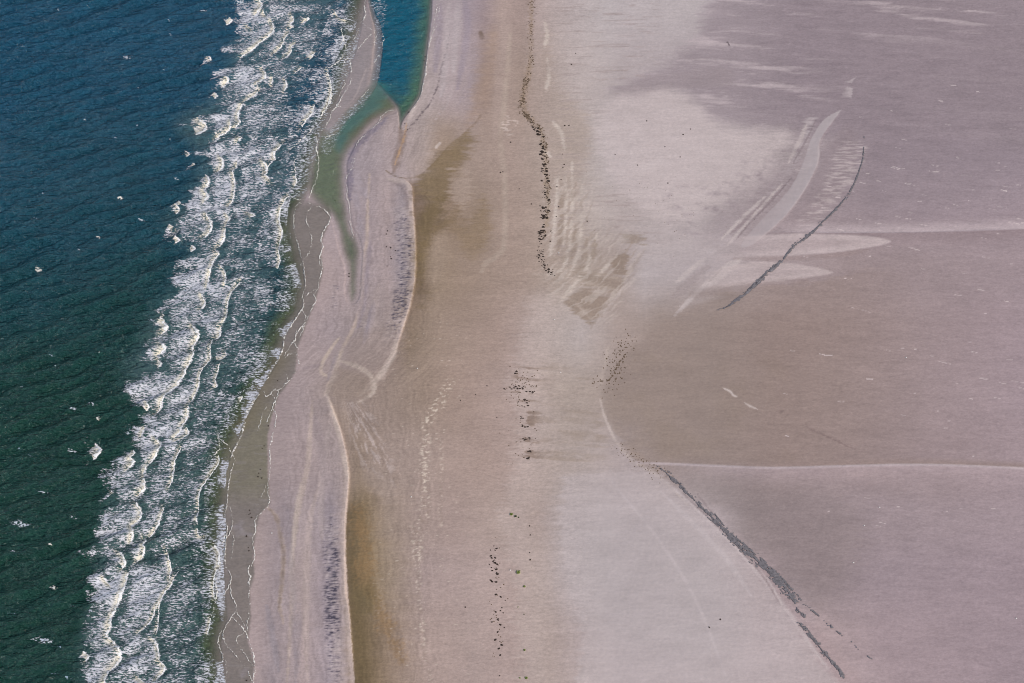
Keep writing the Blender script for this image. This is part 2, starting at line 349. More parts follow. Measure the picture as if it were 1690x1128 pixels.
    # dark rippled, shell-strewn strips on the seaward bars
    for pts, wd, mx in (([(661,338),(664,370),(668,400),(668,440),(666,480),(658,520),(647,552),(640,572)], 13, 1.0),
                        ([(545,850),(546,900),(548,940),(547,990),(549,1040),(552,1085),(556,1140)], 13, 1.0),
                        ([(556,470),(552,490),(551,515)], 5, .6), ([(600,530),(598,545)], 5, .4), ([(590,72),(592,110),(588,140)],9,.6)):
        d, s, t = p.line(pts, 40); env = (1-sst(wd*.5, wd*1.35, d + 5*fbm(X*0.02, Y*0.5, 2, 8)))*np.minimum(1, np.minimum(t,1-t)*9+0.15)
        h = fbm(X*0.34, Y*1.6, 3, 9) + 0.55*fbm(X*0.04, Y*0.06, 3, 10)
        mix(env*sst(-0.05, 0.3, h), (116,110,122), 0.7*mx); mix(env*sst(0.14, 0.42, h), (66,62,76), 0.85*mx); mix(env*sst(0.10, 0.35, -h), (198,184,182), 0.5*mx)
        W[:] = np.maximum(W, env*sst(0, .3, h)*.8)
    # damp brown wash below the lobe
    for q, c, am in (([(690,300),(722,298),(752,300),(750,335),(735,370),(712,400),(694,430),(686,380)], (112,96,76), .6), ([(720,262),(752,240),(776,228),(768,262),(745,292),(722,292)], (122,106,80), .6), ([(690,420),(705,400),(712,440),(700,500),(686,500)], (122,106,84), .5),
                     ([(740,360),(775,365),(800,340),(806,395),(780,425),(752,400)], (138,120,98), .5)):
        mix(edge(p.inside(q, 50), 10, 22, st2+brk)*np.clip(.8+1.6*brk+.8*st2, .1, 1), c, am)
    # soft lines on bar D and between the bars
    for pts, wd, c, am in (([(610,290),(607,340),(606,390),(602,430),(598,470),(597,500),(585,540),(570,570),(555,600),(540,640)], 2.0, (192,172,160), .7),
                           ([(612,400),(604,440),(600,490),(590,545)], 6, (160,148,156), .5),
                           ([(618,500),(610,540),(600,570)], 5, (154,146,158), .5),
                           ([(583,300),(592,360),(598,400)], 5, (162,153,160), .5),
                           ([(625,470),(618,520),(610,570)], 5, (188,170,166), .5),
                           ([(575,240),(590,300),(610,330)], 8, (172,162,168), .5),
                           ([(641,300),(660,310),(672,330),(673,350)], 1.6, (150,137,136), .7),
                           ([(640,298),(655,302),(672,307),(676,320)], 3, (186,170,164), .6),
                           ([(655,560),(650,585),(640,605),(628,622),(612,640),(595,655)], 4.5, (190,174,165), .75),
                           ([(561,598),(580,604),(598,612),(612,624),(618,640),(612,655),(590,668)], 3.2, (194,178,168), .8),
                           ([(560,560),(545,580),(533,600),(530,615),(540,623)], 1.8, (196,178,165), .8),
                           ([(575,560),(560,590),(553,620),(545,640),(536,655)], 4, (188,172,160), .45),
                           ([(540,655),(552,690),(562,730),(570,770),(576,800)], 3.0, (196,180,170), .6),
                           ([(558,585),(548,610),(542,630)], 3, (155,145,150), .5),
                           ([(500,610),(520,606),(530,604)], 2, (155,142,145), .5)):
        mix(band(pts, wd, 3, 1.5, kind=st2), c, am)
    mix(edge(p.inside([(560,610),(600,622),(612,640),(600,660),(560,665),(545,645)], 40), 8, 4), (158,142,130), .7)
    mix(edge(p.inside([(575,560),(640,540),(655,560),(625,612),(600,608),(570,598)], 40), 10, 4), (158,143,136), .6)
    # brook between bar D and the eastern lobe, orange lip
    mix(band([(660,212),(664,228),(660,250),(654,270),(650,288)], 6, 4, 1), (146,128,118), .8)
    mix(band([(671,205),(668,225),(660,250),(652,275)], 1.6, 1.5, 1), (200,165,130), .8)
    mix(band([(700,70),(697,110),(692,150),(680,185),(672,205)], 3, 2, 1), (190,176,172), .7)
    for q, wd, c, am in (([(742,58),(738,80),(730,110),(724,135),(718,155),(708,175),(690,195),(676,212),(668,224)], .8, (96,86,92), .75), ([(758,58),(756,90),(752,120)], 4, (110,98,104), .3),
                     ([(744,130),(738,145),(732,165)], 1.2, (196,182,182), .6), ([(762,0),(758,50),(754,100),(746,140),(734,175),(716,205)], 6, (192,178,178), .5), ([(786,60),(780,110),(770,150),(752,185)], 7, (170,158,164), .4)):
        mix(band(q, wd, 1.6, 1.5)*sst(-.25, .2, pn(X*.5, Y*.7, 24)), c, am)
    # eastern lobe and its dark lip
    lip = [(636,284),(648,292),(668,297),(690,293),(708,280),(724,262),(740,243),(765,222),(790,195)]
    lobe_e = p.inside([(672,214),(652,286),(668,296),(690,292),(710,277),(726,260),(742,241),(768,220),(790,195),(800,150),(800,80),(760,60),(720,140),(690,195)], 50)
    out = sst(-1, 1.5, -lobe_e+1.2*fine)
    d, s, t = p.line(lip, 60); mix((1-sst(.2, 1.5+6*t, d+2*fine))*out*np.clip(.6+1.8*brk,.15,1), (118,102,80), .8)
    mix(edge(p.inside([(690,296),(735,250),(770,222),(765,260),(745,300),(735,330),(715,330),(690,318)], 60), 9, 14)*out, (136,119,93), .8)
    mix(edge(p.inside([(770,210),(800,180),(815,120),(820,60),(808,55),(800,110),(780,165)], 50), 12, 10), (166,146,132), .7)
    mix(band([(735,330),(715,350),(700,380),(698,420),(690,470)], 9, 12, 8), (122,106,76), .6)
    mix(band([(760,340),(745,365),(715,388),(702,425)], 4, 7, 6), (130,112,84), .5)
    mix(edge(p.inside([(742,290),(775,285),(770,340),(755,345),(745,325)], 30), 6, 20), (176,160,148), .6)
    mix(edge(p.inside([(715,395),(735,390),(742,420),(725,470),(708,470),(705,430)], 40), 12, 4), (164,147,131), .7)
    mix(edge(p.inside([(738,365),(770,372),(790,350),(800,330),(806,400),(780,430),(755,395)], 30), 10, 8), (146,128,104), .5)
    for q in ([(741,8),(738,60),(735,110),(728,160)], [(756,5),(752,60),(748,120)]): mix(band(q, 5, 5, 2), (188,176,178), .6)
    for q in ([(765,0),(772,40),(766,90),(755,150)],[(726,10),(724,60),(718,120)]): mix(band(q, 4, 5, 2), (160,150,160), .6)
    mix(band([(834,0),(832,60),(826,120),(822,190),(818,230)], 6, 8, 3), (176,160,152), .4)
    mix(band([(793,58),(796,65)], 3, 3, 0, False), (112,96,82), .8)
    # fan of fine light rills behind the lower bar
    fan = edge(p.inside([(572,668),(600,668),(620,700),(640,760),(655,800),(600,770),(580,720)], 40), 14, 10)
    a = np.arctan2(V-630, U-560); rr = np.hypot(V-630, U-560)
    rill = pn(a*26+st2*0.6, rr*0.035, 21); mix(fan*sst(0.02, 0.3, rill), (190,175,172), .55); mix(fan*sst(0.05,.35,-rill), (146,130,118), .4)
    mix(edge(p.inside([(610,760),(650,800),(640,830),(600,800)],30),10,8), (172,156,146), .4)

    # --- middle beach
    for pts, wd, am in (([(742,636),(724,668),(706,700),(702,740),(700,790),(703,830),(699,858),(690,880),(690,920)], 11, 1), ([(728,730),(729,780),(727,840),(728,870)], 4, .6),
                    ([(690,910),(691,960),(692,1000),(698,1050),(703,1090),(712,1135)], 6, .7), ([(672,872),(690,874)], 3, .8), ([(620,260),(610,300)],1,.1)):
        d, s, t = p.line(pts, 40); env = 1-sst(wd*.3, wd*1.2, d)
        h = fbm(X*0.55, Y*1.0, 2, 12) + .25*fbm(X*.05, Y*.07, 2, 13)
        mix(env*sst(0.12, 0.38, h), (214,200,186), .75*am); mix(env*sst(0.05, .4, -h), (152,136,122), .45*am)
    d, s, t = p.line([(700,600),(706,700),(704,800),(697,900),(700,1000),(708,1128)], 130)
    h = fbm(X*0.35, Y*1.1, 2, 14); mix((1-sst(20,110,d))*sst(0.5, 0.66, h), (206,192,180), .7)
    mix(band([(842,60),(838,110),(833,170),(826,230),(832,290),(834,350),(832,405),(826,420),(800,440),(795,450)], 2, 6, 3, kind=st2), (182,166,154), .45)
    for q in ([(838,196),(842,215),(838,228)], [(848,202),(850,212)], [(830,205),(833,225)]):
        mix(band(q, 5, 4, 0)*sst(.05, .3, pn(X*.25+Y*.35, Y*.9, 15)), (206,190,182), .8)
    for q in ([(726,240),(720,246)],): mix(band(q, 2.0, 1.5, 0, False), (206,192,186), .8)
    # pale horizontal fringe: dry sand creeping over damp sand
    fr = f(V, [(470,900),(490,872),(530,868),(600,852),(640,838),(700,860),(760,846),(820,836),(860,820),(900,835),(960,850),(1128,856)])
    mix(sst(-14, 14, U-fr+26*st2+10*st)*(1-sst(30, 80, U-fr))*sst(470,510,V), (186,170,165), .6)
    lines_z = edge(p.inside([(850,610),(900,600),(985,640),(1000,700),(990,760),(880,770),(850,720)], 60), 16, 10)
    h = pn(X*0.022+brk, Y*0.30+0.03*X+.8*brk, 22) + .6*pn(X*.05, Y*.6+0.05*X+brk, 23); mix(lines_z*sst(.05, .6, h)*np.clip(.75+1.3*brk+.8*bl,.1,1), (152,135,123), .6); mix(lines_z*sst(.15,.6,-h), (184,168,160), .35); mix(lines_z*sst(.32,.5,h+.5*brk)*(1-sst(870,900,U)), (120,100,86), .5)
    # damp bands right of the wrack line with pale curved ridges
    mix(edge(p.inside([(890,90),(905,60),(915,140),(965,195),(972,260),(955,300),(955,380),(960,440),(935,470),(915,430),(905,300),(905,220),(885,190)], 60), 12, 18), (172,155,147), .7)
    for q in ([(920,300),(917,350),(912,400),(908,425)], [(944,270),(944,340),(941,400),(932,440),(922,452)], [(935,300),(934,360),(930,410)], [(960,360),(957,400),(948,440),(935,465)],
              [(985,390),(978,420),(965,450),(950,470),(925,500)], [(1005,440),(990,455),(972,470)], [(912,205),(925,220),(932,250)], [(899,80),(903,60),(899,40)], [(903,100),(906,130),(901,150)], [(896,250),(908,262)]):
        mix(band(q, 1.8, 3.0, 4, kind=st2), (200,186,178), .85)
    for q in ([(950,380),(948,410),(943,430)], [(968,395),(962,440),(950,455)], [(982,400),(978,430)], [(926,320),(925,370),(921,420)]):
        mix(band(q, 4, 3, 2.5, kind=st2), (154,137,126), .8)
    mix(edge(p.inside([(1018,425),(1034,422),(1034,455),(1016,455),(1008,440)], 30), 3, 10), (146,129,116), .85)
    mix(edge(p.inside([(1024,390),(1065,392),(1066,402),(1030,402)], 30), 4, 9), (150,134,122), .75)
    mix(edge(p.inside([(930,500),(960,480),(995,490),(1000,505),(975,540),(955,525)], 40), 3, 8), (150,132,121), .9)
    mix(edge(p.inside([(948,450),(1000,458),(1028,466),(1016,485),(970,476)], 40), 3, 8), (152,135,124), .8)
    for q in ([(880,455),(920,460),(960,468),(1000,478),(1025,485)], [(930,448),(965,452),(1000,460),(1030,468)], [(905,482),(945,500),(975,530)]): mix(band(q, 1.2, 3.5, 3), (188,172,163), .42)
    mix(band([(985,535),(1000,510),(1030,480),(1048,465)], 3, 3, 3), (192,178,174), .7)
    mix(band([(975,545),(990,520),(1010,495),(1040,450),(1062,420)], 2, 3, 2), (150,134,124), .35)

    dz = sst(890,930,U)*(1-sst(1040,1130,U))*(1-sst(400,470,V)); h = pn(X*.05+brk, Y*.75, 36)+.5*pn(X*.12, Y*1.3, 37)
    mix(dz*sst(.25,.6,h), (164,148,146), .55)
    # wind fan right of the wrack line: fine curved ribs crossed by streaks
    fz = edge(p.inside([(905,300),(960,300),(990,380),(1060,400),(1040,470),(1000,540),(940,510),(900,470)], 60), 14, 10)
    rr2 = np.hypot((U-700)*1.0, (V-250)*1.15); rib = pn(rr2*.17+1.5*brk, V*.03, 61); mix(fz*sst(.05,.45,rib), (192,178,171), .5); mix(fz*sst(.1,.5,-rib), (158,141,131), .45)
    # --- pale wind-blown sheets and the mauve flat (right half)
    flat = edge(p.inside([(1190,-60),(1178,0),(1160,40),(1140,75),(1110,105),(1060,132),(1012,150),(1045,160),(1110,150),(1150,168),(1180,200),(1240,214),(1310,222),(1340,235),(1500,225),(1800,240),(1800,-60)], 80), 12, 20, st+.8*st2)
    mix(flat, (158,145,150), .78)
    ft = fbm(X*.016+.3*brk, Y*.13+.02*X, 4, 27)+.35*fbm(X*.05, Y*.5, 3, 28); mix(flat*sst(.05, .42, ft)*np.clip(1-sst(1260,1420,U)+sst(1380,1450,U)*(1-sst(30,95,V)), .12, 1), (198,183,186), .6)
    mix(flat*sst(.15, .5, -st + .2*bl), (146,133,139), .4)
    pale = edge(p.inside([(1015,160),(1090,150),(1140,168),(1178,208),(1250,222),(1300,228),(1280,280),(1240,330),(1180,350),(1120,370),(1060,350),(1000,280),(985,210)], 80), 14, 14)
    mix(pale, (197,183,183), .75)
    wedge = edge(p.inside([(1005,158),(1040,142),(1110,126),(1200,118),(1200,150),(1110,150),(1050,160)], 40), 7, 12, st); mix(wedge, (156,143,146), .6)
    mix(edge(p.inside([(930,20),(1010,22),(1010,50),(930,50)], 40), 10, 20, st)*sst(.1,.4,st2), (160,146,146), .5)
    mott = edge(p.inside([(1100,330),(1230,280),(1320,230),(1330,280),(1250,370),(1200,400),(1120,380)], 60), 26, 14)
    h = fbm(X*.14, Y*.2, 3, 31); mix(mott*sst(-.1, .4, h), (162,149,152), .55); mix(mott*sst(.3, .5, h), (146,133,138), .5)
    # swath of smooth sand
    L1 = p.inside([(1388,187),(1366,198),(1350,214),(1336,240),(1326,270),(1310,305),(1292,330),(1262,362),(1235,392),(1222,412),(1236,412),(1262,394),(1298,360),(1326,322),(1345,285),(1352,262),(1351,242),(1362,222),(1376,204)], 40)
    strp = edge(p.inside([(1330,205),(1345,200),(1330,240),(1295,310),(1230,380),(1170,430),(1150,430),(1200,385),(1260,330),(1300,280)], 40), 6, 8)
    mix(strp*sst(-.3,.2,st2+brk), (186,174,176), .7)
    mix(band([(1345,205),(1328,240),(1308,275)], 1.2, 1.5, 1), (146,133,136), .7); mix(band([(1305,300),(1270,340),(1235,375),(1215,400)], 1.3, 1.5, .6), (112,98,102), .9)
    mix(band([(1285,322),(1240,360),(1205,390)], 4, 3, 2), (146,131,133), .9)
    mix(edge(p.inside([(1352,262),(1400,215),(1410,260),(1380,330),(1310,385),(1240,420),(1225,410),(1298,360),(1345,290)], 40), 8, 8), (156,142,145), .55)
    mix(sst(-.8, 1.2, L1+.8*fine), (179,168,171), .95)
    mix(band([(1188,385),(1170,405),(1155,425)], 5, 5, 3), (182,169,170), .5)
    mix(edge(p.inside([(1210,320),(1290,280),(1320,270),(1300,320),(1260,380),(1210,405),(1160,390)], 60), 26, 16, st2+brk), (160,147,150), .55)
    for q, wd in (([(1205,437),(1180,460),(1150,487),(1130,508),(1112,526)], 3.5), ([(1225,430),(1195,455),(1165,480)], 6), ([(1165,430),(1140,450),(1112,475)], 4), ([(1330,212),(1318,240),(1300,275)], 3), ([(1290,310),(1255,348),(1222,385),(1200,410)], 1.6), ([(1262,330),(1222,368),(1190,400)], 2)): mix(band(q, wd, 2, 2), (192,179,178), .85)
    mix(band([(1168,445),(1140,470),(1110,495)], 6, 7, 4), (160,146,146), .5)
    mix(band([(1190,450),(1170,470)], 1, 1.5, 1), (150,136,134), .6)
    mix(edge(p.inside([(1397,148),(1407,152),(1404,168),(1386,167)], 30, False), 1.2, 3, st2)*np.clip((U-1383)/20,0,1), (186,173,176), .8)
    mix(edge(p.inside([(1393,141),(1402,139),(1412,133),(1404,143)], 30, False), 1.0, 1), (184,171,174), .7)
    # streaky pale strip inside the dark strand
    z = edge(p.inside([(1395,232),(1424,250),(1420,275),(1405,305),(1375,340),(1330,385),(1315,385),(1345,340),(1370,290),(1385,250)], 40), 7, 10)
    mix(z*sst(-.15, .3, st2), (192,178,178), .7)
    # drift crests that cross the flat, lobes at their left end
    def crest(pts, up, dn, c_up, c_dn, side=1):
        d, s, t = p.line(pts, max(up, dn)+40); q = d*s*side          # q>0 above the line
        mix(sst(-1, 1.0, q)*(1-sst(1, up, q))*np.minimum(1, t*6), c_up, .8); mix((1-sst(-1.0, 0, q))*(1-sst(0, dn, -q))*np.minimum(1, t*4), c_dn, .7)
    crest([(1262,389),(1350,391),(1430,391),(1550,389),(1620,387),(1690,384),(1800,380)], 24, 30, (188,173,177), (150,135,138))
    lobe = p.inside([(1180,398),(1300,392),(1370,393),(1430,396),(1460,401),(1469,405),(1455,411),(1420,417),(1380,423),(1300,429),(1220,432),(1170,436)], 70)
    mix(sst(-1.5, 2.5, lobe)*sst(1150, 1290, U)*(1-sst(5,14,lobe)*.45), (192,177,178), .9)
    lobe = p.inside([(1150,458),(1240,438),(1300,440),(1340,446),(1362,451),(1374,456),(1355,461),(1320,466),(1270,472),(1210,478),(1150,488)], 70)
    mix(sst(-1.5, 2.5, lobe)*sst(1120, 1230, U)*(1-sst(5,12,lobe)*.4), (190,175,175), .9)
    mix(band([(1210,432),(1300,432),(1380,427),(1430,419)], 3, 4, 0), (154,138,136), .5)
    mix(band([(1140,492),(1210,482),(1270,476),(1330,470)], 4, 9, 0), (150,134,130), .5)
    # smooth brown-grey hollow
    hol = edge(p.inside([(1112,527),(1165,500),(1230,484),(1330,474),(1500,470),(1500,772),(1300,774),(1150,772),(1062,766),(1035,745),(1010,712),(997,680),(995,650),(1008,620),(1040,580)], 60), 7, 6)
    mix(hol*(1-sst(1280,1560,U)), (152,136,129), .62)
    mix(hol*(1-sst(1100,1500,U))*sst(.0,.5,bl), (148,132,120), .4)
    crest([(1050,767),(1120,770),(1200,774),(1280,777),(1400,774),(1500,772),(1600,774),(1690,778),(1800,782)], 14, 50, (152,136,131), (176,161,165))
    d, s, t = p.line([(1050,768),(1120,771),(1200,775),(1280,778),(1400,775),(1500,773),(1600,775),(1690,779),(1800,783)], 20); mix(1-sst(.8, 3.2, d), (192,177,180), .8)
    mix(edge(p.inside([(1140,800),(1230,800),(1330,815),(1420,860),(1400,960),(1340,1000),(1290,960),(1220,880)], 60), 34, 20), (146,134,134), .7)
    # curved rim and the pale sheet below it
    rim = [(1004,575),(998,610),(990,640),(993,668),(1003,700),(1016,735),(1042,765),(1075,785)]
    mix(band([(1004,575),(998,605),(991,635)], 1.8, 3, 1), (190,174,166), .5); mix(band([(990,662),(997,690),(1008,716),(1020,738),(1045,765),(1078,785),(1110,812),(1140,845)], 1.6, 1.8, .8), (196,181,176), .75)
    mix(band([(1020,735),(1060,765),(1090,790)], 5, 6, 5), (160,142,130), .35)
    low_s = p.inside([(930,790),(985,785),(1075,782),(1135,835),(1195,895),(1260,960),(1295,1010),(1335,1070),(1372,1128),(1400,1180),(990,1180),(960,1050),(938,960),(925,880)], 80)
    mix(edge(low_s, 7, 12), (186,173,174), .7)
    mix(edge(p.inside([(955,880),(1060,860),(1160,900),(1210,1000),(1180,1080),(1050,1080),(970,1000)], 120), 50, 8), (177,167,169), .5)
    for q, wd, c in (([(1100,800),(1160,855),(1215,910),(1270,975),(1300,1015),(1340,1075),(1380,1128)], 3, (194,181,182)), ([(1090,815),(1150,875),(1200,930),(1240,990)], 4, (190,178,180)),
                     ([(1205,900),(1260,955),(1290,1003)], 1.0, (204,192,192)), ([(1128,820),(1190,880),(1250,945),(1285,1000)], 1.2, (150,136,138)), ([(1150,820),(1200,885),(1240,935)], .8, (150,136,138)), ([(1010,800),(1090,900),(1150,1000),(1200,1128)], 2, (190,178,180))): mix(band(q, wd, 2.2, 1.2), c, .8)
    mix(edge(p.inside([(1215,890),(1300,985),(1340,1030),(1420,1128),(1385,1128),(1345,1070),(1300,1010)], 40), 7, 6), (174,157,158), .6)
    # faint squiggles
    for q in ([(1192,645),(1205,652),(1210,658),(1216,660)], [(1228,670),(1238,676),(1249,681)]): mix(band(q, 1.3, 1.2, 0), (204,190,186), .9)
    mix(band([(1328,703),(1332,711),(1345,718),(1358,723),(1375,732),(1410,747)], 1.2, 1.5, 1), (122,106,104), .6); mix(band([(1200,75),(1203,80)], .8,.8,0,False), (80,70,75), .9)
    mix(band([(1285,685),(1292,684)], 2, 2, 1), (122,106,104), .5)
    # scattered pale dashes on the flat
    r = random.Random(5)
    for i in range(120):
        u0, v0 = r.uniform(1290,1690), r.uniform(180,880)
        if i % 3 == 0: u0, v0 = r.gauss(1520,70), r.gauss(330,80)
        L0 = r.uniform(3, 12)
        if r.random() < .16: L0 *= 2
        mix(band([(u0,v0),(u0+L0*.5,v0+L0*.1),(u0+L0,v0+L0*r.uniform(.05,.3))], .25, .6, 0, False), (212,198,198), r.uniform(.35,.95))
    # tan halo along the wrack line
    mix(band([(876,0),(876,60),(874,110),(868,140),(863,165),(868,190),(880,205),(893,222),(899,260),(903,320),(905,345),(902,375)], 1.5, 5, 5), (150,128,100), .42)

    # --- shaping and wetness towards the sea
    T = sw; q = U-T
    film = (V > 325) & (U > sh-8)
    wetm = (1-sst(-1, 4, q+1.2*fine))*sst(322, 345, V)
    mix(wetm, (131,124,118), .93); mix(wetm*sst(640,700,V)*(1-sst(790,850,V)), (128,124,104), .7); mix(wetm*sst(.2,.6,fbm(X*.12,Y*.12,3,50))*sst(840,870,V), (156,149,154), .5)
    mix(wetm*sst(.1,.5,fbm(X*.2+brk,Y*.5,3,51)), (146,140,138), .35); mix(wetm*sst(.1,.5,-fbm(X*.08,Y*.08,3,52)), (116,110,104), .4)
    mix(wetm*sst(560,600,V)*(1-sst(700,720,V))*(1-sst(0,40,U-sh)), (122,114,92), .6)
    W[:] = np.maximum(W, wetm*.6)
    a = p.inside(BAR_A, 60); mix(sst(-16, 0, a), (154,146,147), .9)
    mix((1-sst(0,5,np.abs(U-f(V,[(0,612),(60,617),(110,613),(140,607)]))))*(V<140), (166,152,148), .5)
    # lavender film along the channel bank
    for q, wd in (([(640,196),(612,220),(590,240),(580,262),(577,300),(578,330)], 5),): mix(band(q, wd, 4, 3), (132,124,138), .8)
    mix(edge(p.inside([(606,150),(628,158),(645,182),(610,205),(590,232),(560,240),(560,200),(580,180)], 40), 12, 6), (140,126,118), .7)
    shl = (1-sst(690, 760, U))*sst(0, 12, U-f(V, [(0,720),(200,665),(210,590),(330,585),(400,560),(500,525),(600,490),(1128,420)]))
    ref = U - f(V, [(0,760),(100,745),(200,700),(290,660),(420,666),(560,650),(640,560),(760,573),(900,570),(1128,584)])
    ctr = fbm(ref*.22+brk*2.2, V*.016+bl, 3, 25); ctr2 = fbm((U-f(V,[(0,878),(100,874),(170,862),(240,897),(350,900),(450,912),(560,880),(1128,860)]))*.13+brk*1.5, V*.012, 3, 26)
    dg = fbm(X*.035+.2*Y*.05, Y*.30+X*.05, 4, 29)
    mb = sst(690,760,U)*(1-sst(960,1040,U))
    tex = 1+.045*st2+.05*st*(1-.5*shl)+.05*fine+.07*brk+.28*ctr*shl+.04*ctr2*mb+.09*bl*mb+.06*fbm(X*.05,Y*.12,4,35)+.07*dg*sst(1050,1250,U)
    C[:] = C*tex[:,None]
    G = .62+.38*(1-sst(900,1000,U)) + .20*sst(1150,1300,U) - .25*sst(0,8,low_s)*sst(960,1000,U)
    G = G*(1-.8*sst(-1,1,L1)) 
    return C, W, G.astype(np.float32), st2, bl, fine

def ground_z(P, dep=None):
    if dep is None: dep = depth_of(P)
    X, Y = P.X, P.Y
    lift = sst(0, 120, P.U - f(P.V, SWASH))*0.9 + sst(300, 900, P.U-500)*1.2
    lift = lift*sst(0, 70, np.minimum(-P.inside(INLET, 80), -P.inside(CHANNEL, 80)))
    Z = np.where(dep < 0, 0.02 + np.minimum(-dep, .5)*0.5 + lift, -dep)
    Z = Z + (dep < -0.02)*(0.10*fbm(X*0.03, Y*0.03, 3, 3) + 0.05*fbm(X*0.11, Y*0.8, 2, 2) + 0.03*pn(X*0.7, Y*0.9, 4))
    # real relief: bar shoulders, drift crests
    for pts, hgt, wd in (([(541,655),(549,680),(561,710),(571,750),(576,790),(573,830),(570,870),(570,970),(577,1020),(585,1128)], .9, 24), ([(648,286),(679,312),(681,350),(684,380),(686,430),(684,470),(676,510),(650,590)], .85, 24),
                         ([(1262,389),(1350,391),(1430,391),(1550,389),(1690,384)], .22, 16), ([(1050,768),(1200,775),(1280,778),(1400,775),(1500,773),(1690,779)], .2, 16), ([(1388,187),(1352,240),(1345,285),(1298,360),(1236,412)], .12, 8)):
        d, s, t = P.line(pts, wd*2+6); q = d*s
        Z = Z + hgt*np.exp(-(d/wd)**2)*np.where(q > 0, 1-sst(0, 1.5, q), 1.0)*np.minimum(1, np.minimum(t,1-t)*8)*(dep < 0)
    return Z
print('sand...')
xs = axis(-292, 292, 0.40, 0.40, -26000, 26000); ys = axis(318, 738, 0.40, 0.56, -9000, 45000)
X, Y, Fq = grid(xs, ys); P = Plan(X, Y)
C, W, G, st2, bl, fine = paint_sand(P)
dep = depth_of(P)
Z = ground_z(P, dep)
far = (np.abs(X) > 300) | (Y > 760) | (Y < 300)
tag(build('sand', np.stack([X, Y, Z], 1), Fq, M_SAND, {'tone': C, 'wet': W, 'grit': G}), 'pale pinkish grey tidal sand with darker damp hollows and drift crests', 'sand', kind='structure')
del X, Y, Z, C, W, G, st2, bl, fine

# ------------------------------------------------------------------ the water
print('water...')
xs = axis(-292, -18, 0.32, 0.32, -26000, None); ys = axis(318, 738, 0.34, 0.50, -9000, 45000)
X, Y, Fq = grid(xs, ys); P = Plan(X, Y); dep = depth_of(P)
near = np.clip(1-(np.abs(X)-290)/60, 0, 1)*np.clip(1-(Y-740)/60, 0, 1)*np.clip(1-(316-Y)/60, 0, 1)
H = swell(X, Y, dep)*np.where(near > 0, near, 0)*np.where((P.U > 604) & (P.V < 220), .45, 1)
n1 = fbm(X*.012, Y*.012, 3, 60); n2 = fbm(X*.05, Y*.12, 3, 61)
deep_s, deep_n = alb((25,62,54)), alb((24,76,104))  # far end bluer: less sediment, plus sky reflection put into the colour
t = sst(760, 60, P.V + 120*n1)[:,None]
Cw = (deep_s*(1-t) + deep_n*t)*(1+.25*n2[:,None])
aer = (sst(-20, 30, P.U-f(P.V, SURF_OUT)+60*n1)*(1-sst(-50, 20, P.U-f(P.V, SURF_IN)+40*n1)))[:,None]; Cw = Cw*(1-.55*aer)+alb((84,110,116))*.55*aer
inl = P.inside(INLET, 60); chn = P.inside(CHANNEL, 60)
ti = sst(-4, 6, inl)[:,None]; rt = (sst(-34, -4, P.U-f(P.V,[(0,714),(70,707),(110,702),(165,690),(200,664)])+10*n2)*.8+.6*sst(120,185,P.V+30*n2))[:,None].clip(0,1); Cw = Cw*(1-ti)+(alb((12,84,108))*(1-rt)+alb((70,106,88))*rt)*ti
shal = (1-sst(.25, 1.15, dep + .25*n1))[:,None]; cg = sst(-8,16,chn+20*n2)[:,None]; shal = shal*(1-ti); Cw = Cw*(1-shal)+(alb((80,96,62))*(1-cg)+alb((104,122,90))*cg)*shal
tq = (sst(-10,10,P.inside([(612,125),(640,150),(612,190),(580,220),(560,250),(556,215),(575,180),(595,150)],40)+16*n2))[:,None]*.75; Cw = Cw*(1-tq)+alb((60,122,120))*tq
cover = np.clip(1-np.exp(-2.6*np.maximum(dep, 0)), 0, 1); cover = np.where(P.U < SURF_IN[0][1]-900, 1, cover)
V3 = np.stack([X, Y, np.where(dep > 0, H, 0)], 1)
kf = (dep[Fq] > -0.02).any(1)
in_inlet = ((P.U > 604) | (inl > -3) | ((chn > -20) & (P.U > f(P.V, [(130,606),(190,556),(230,528),(330,512),(340,520),(380,540),(500,560)])))) & (P.U > 503)
fi = in_inlet[Fq].all(1)
at = {'tone': Cw.astype(np.float32), 'cover': cover.astype(np.float32)}
a, b, c = cull(V3, Fq, kf & ~fi, at); tag(build('sea', a, b, M_WATER, c), 'dark blue-green choppy sea left of the beach', 'sea', kind='structure')
a, b, c = cull(V3, Fq, kf & fi, at); tag(build('tidal_inlet', a, b, M_INLET, c), 'narrow teal inlet running in between two sandbars', 'inlet', kind='structure')
del X, Y, V3, H, Cw, at

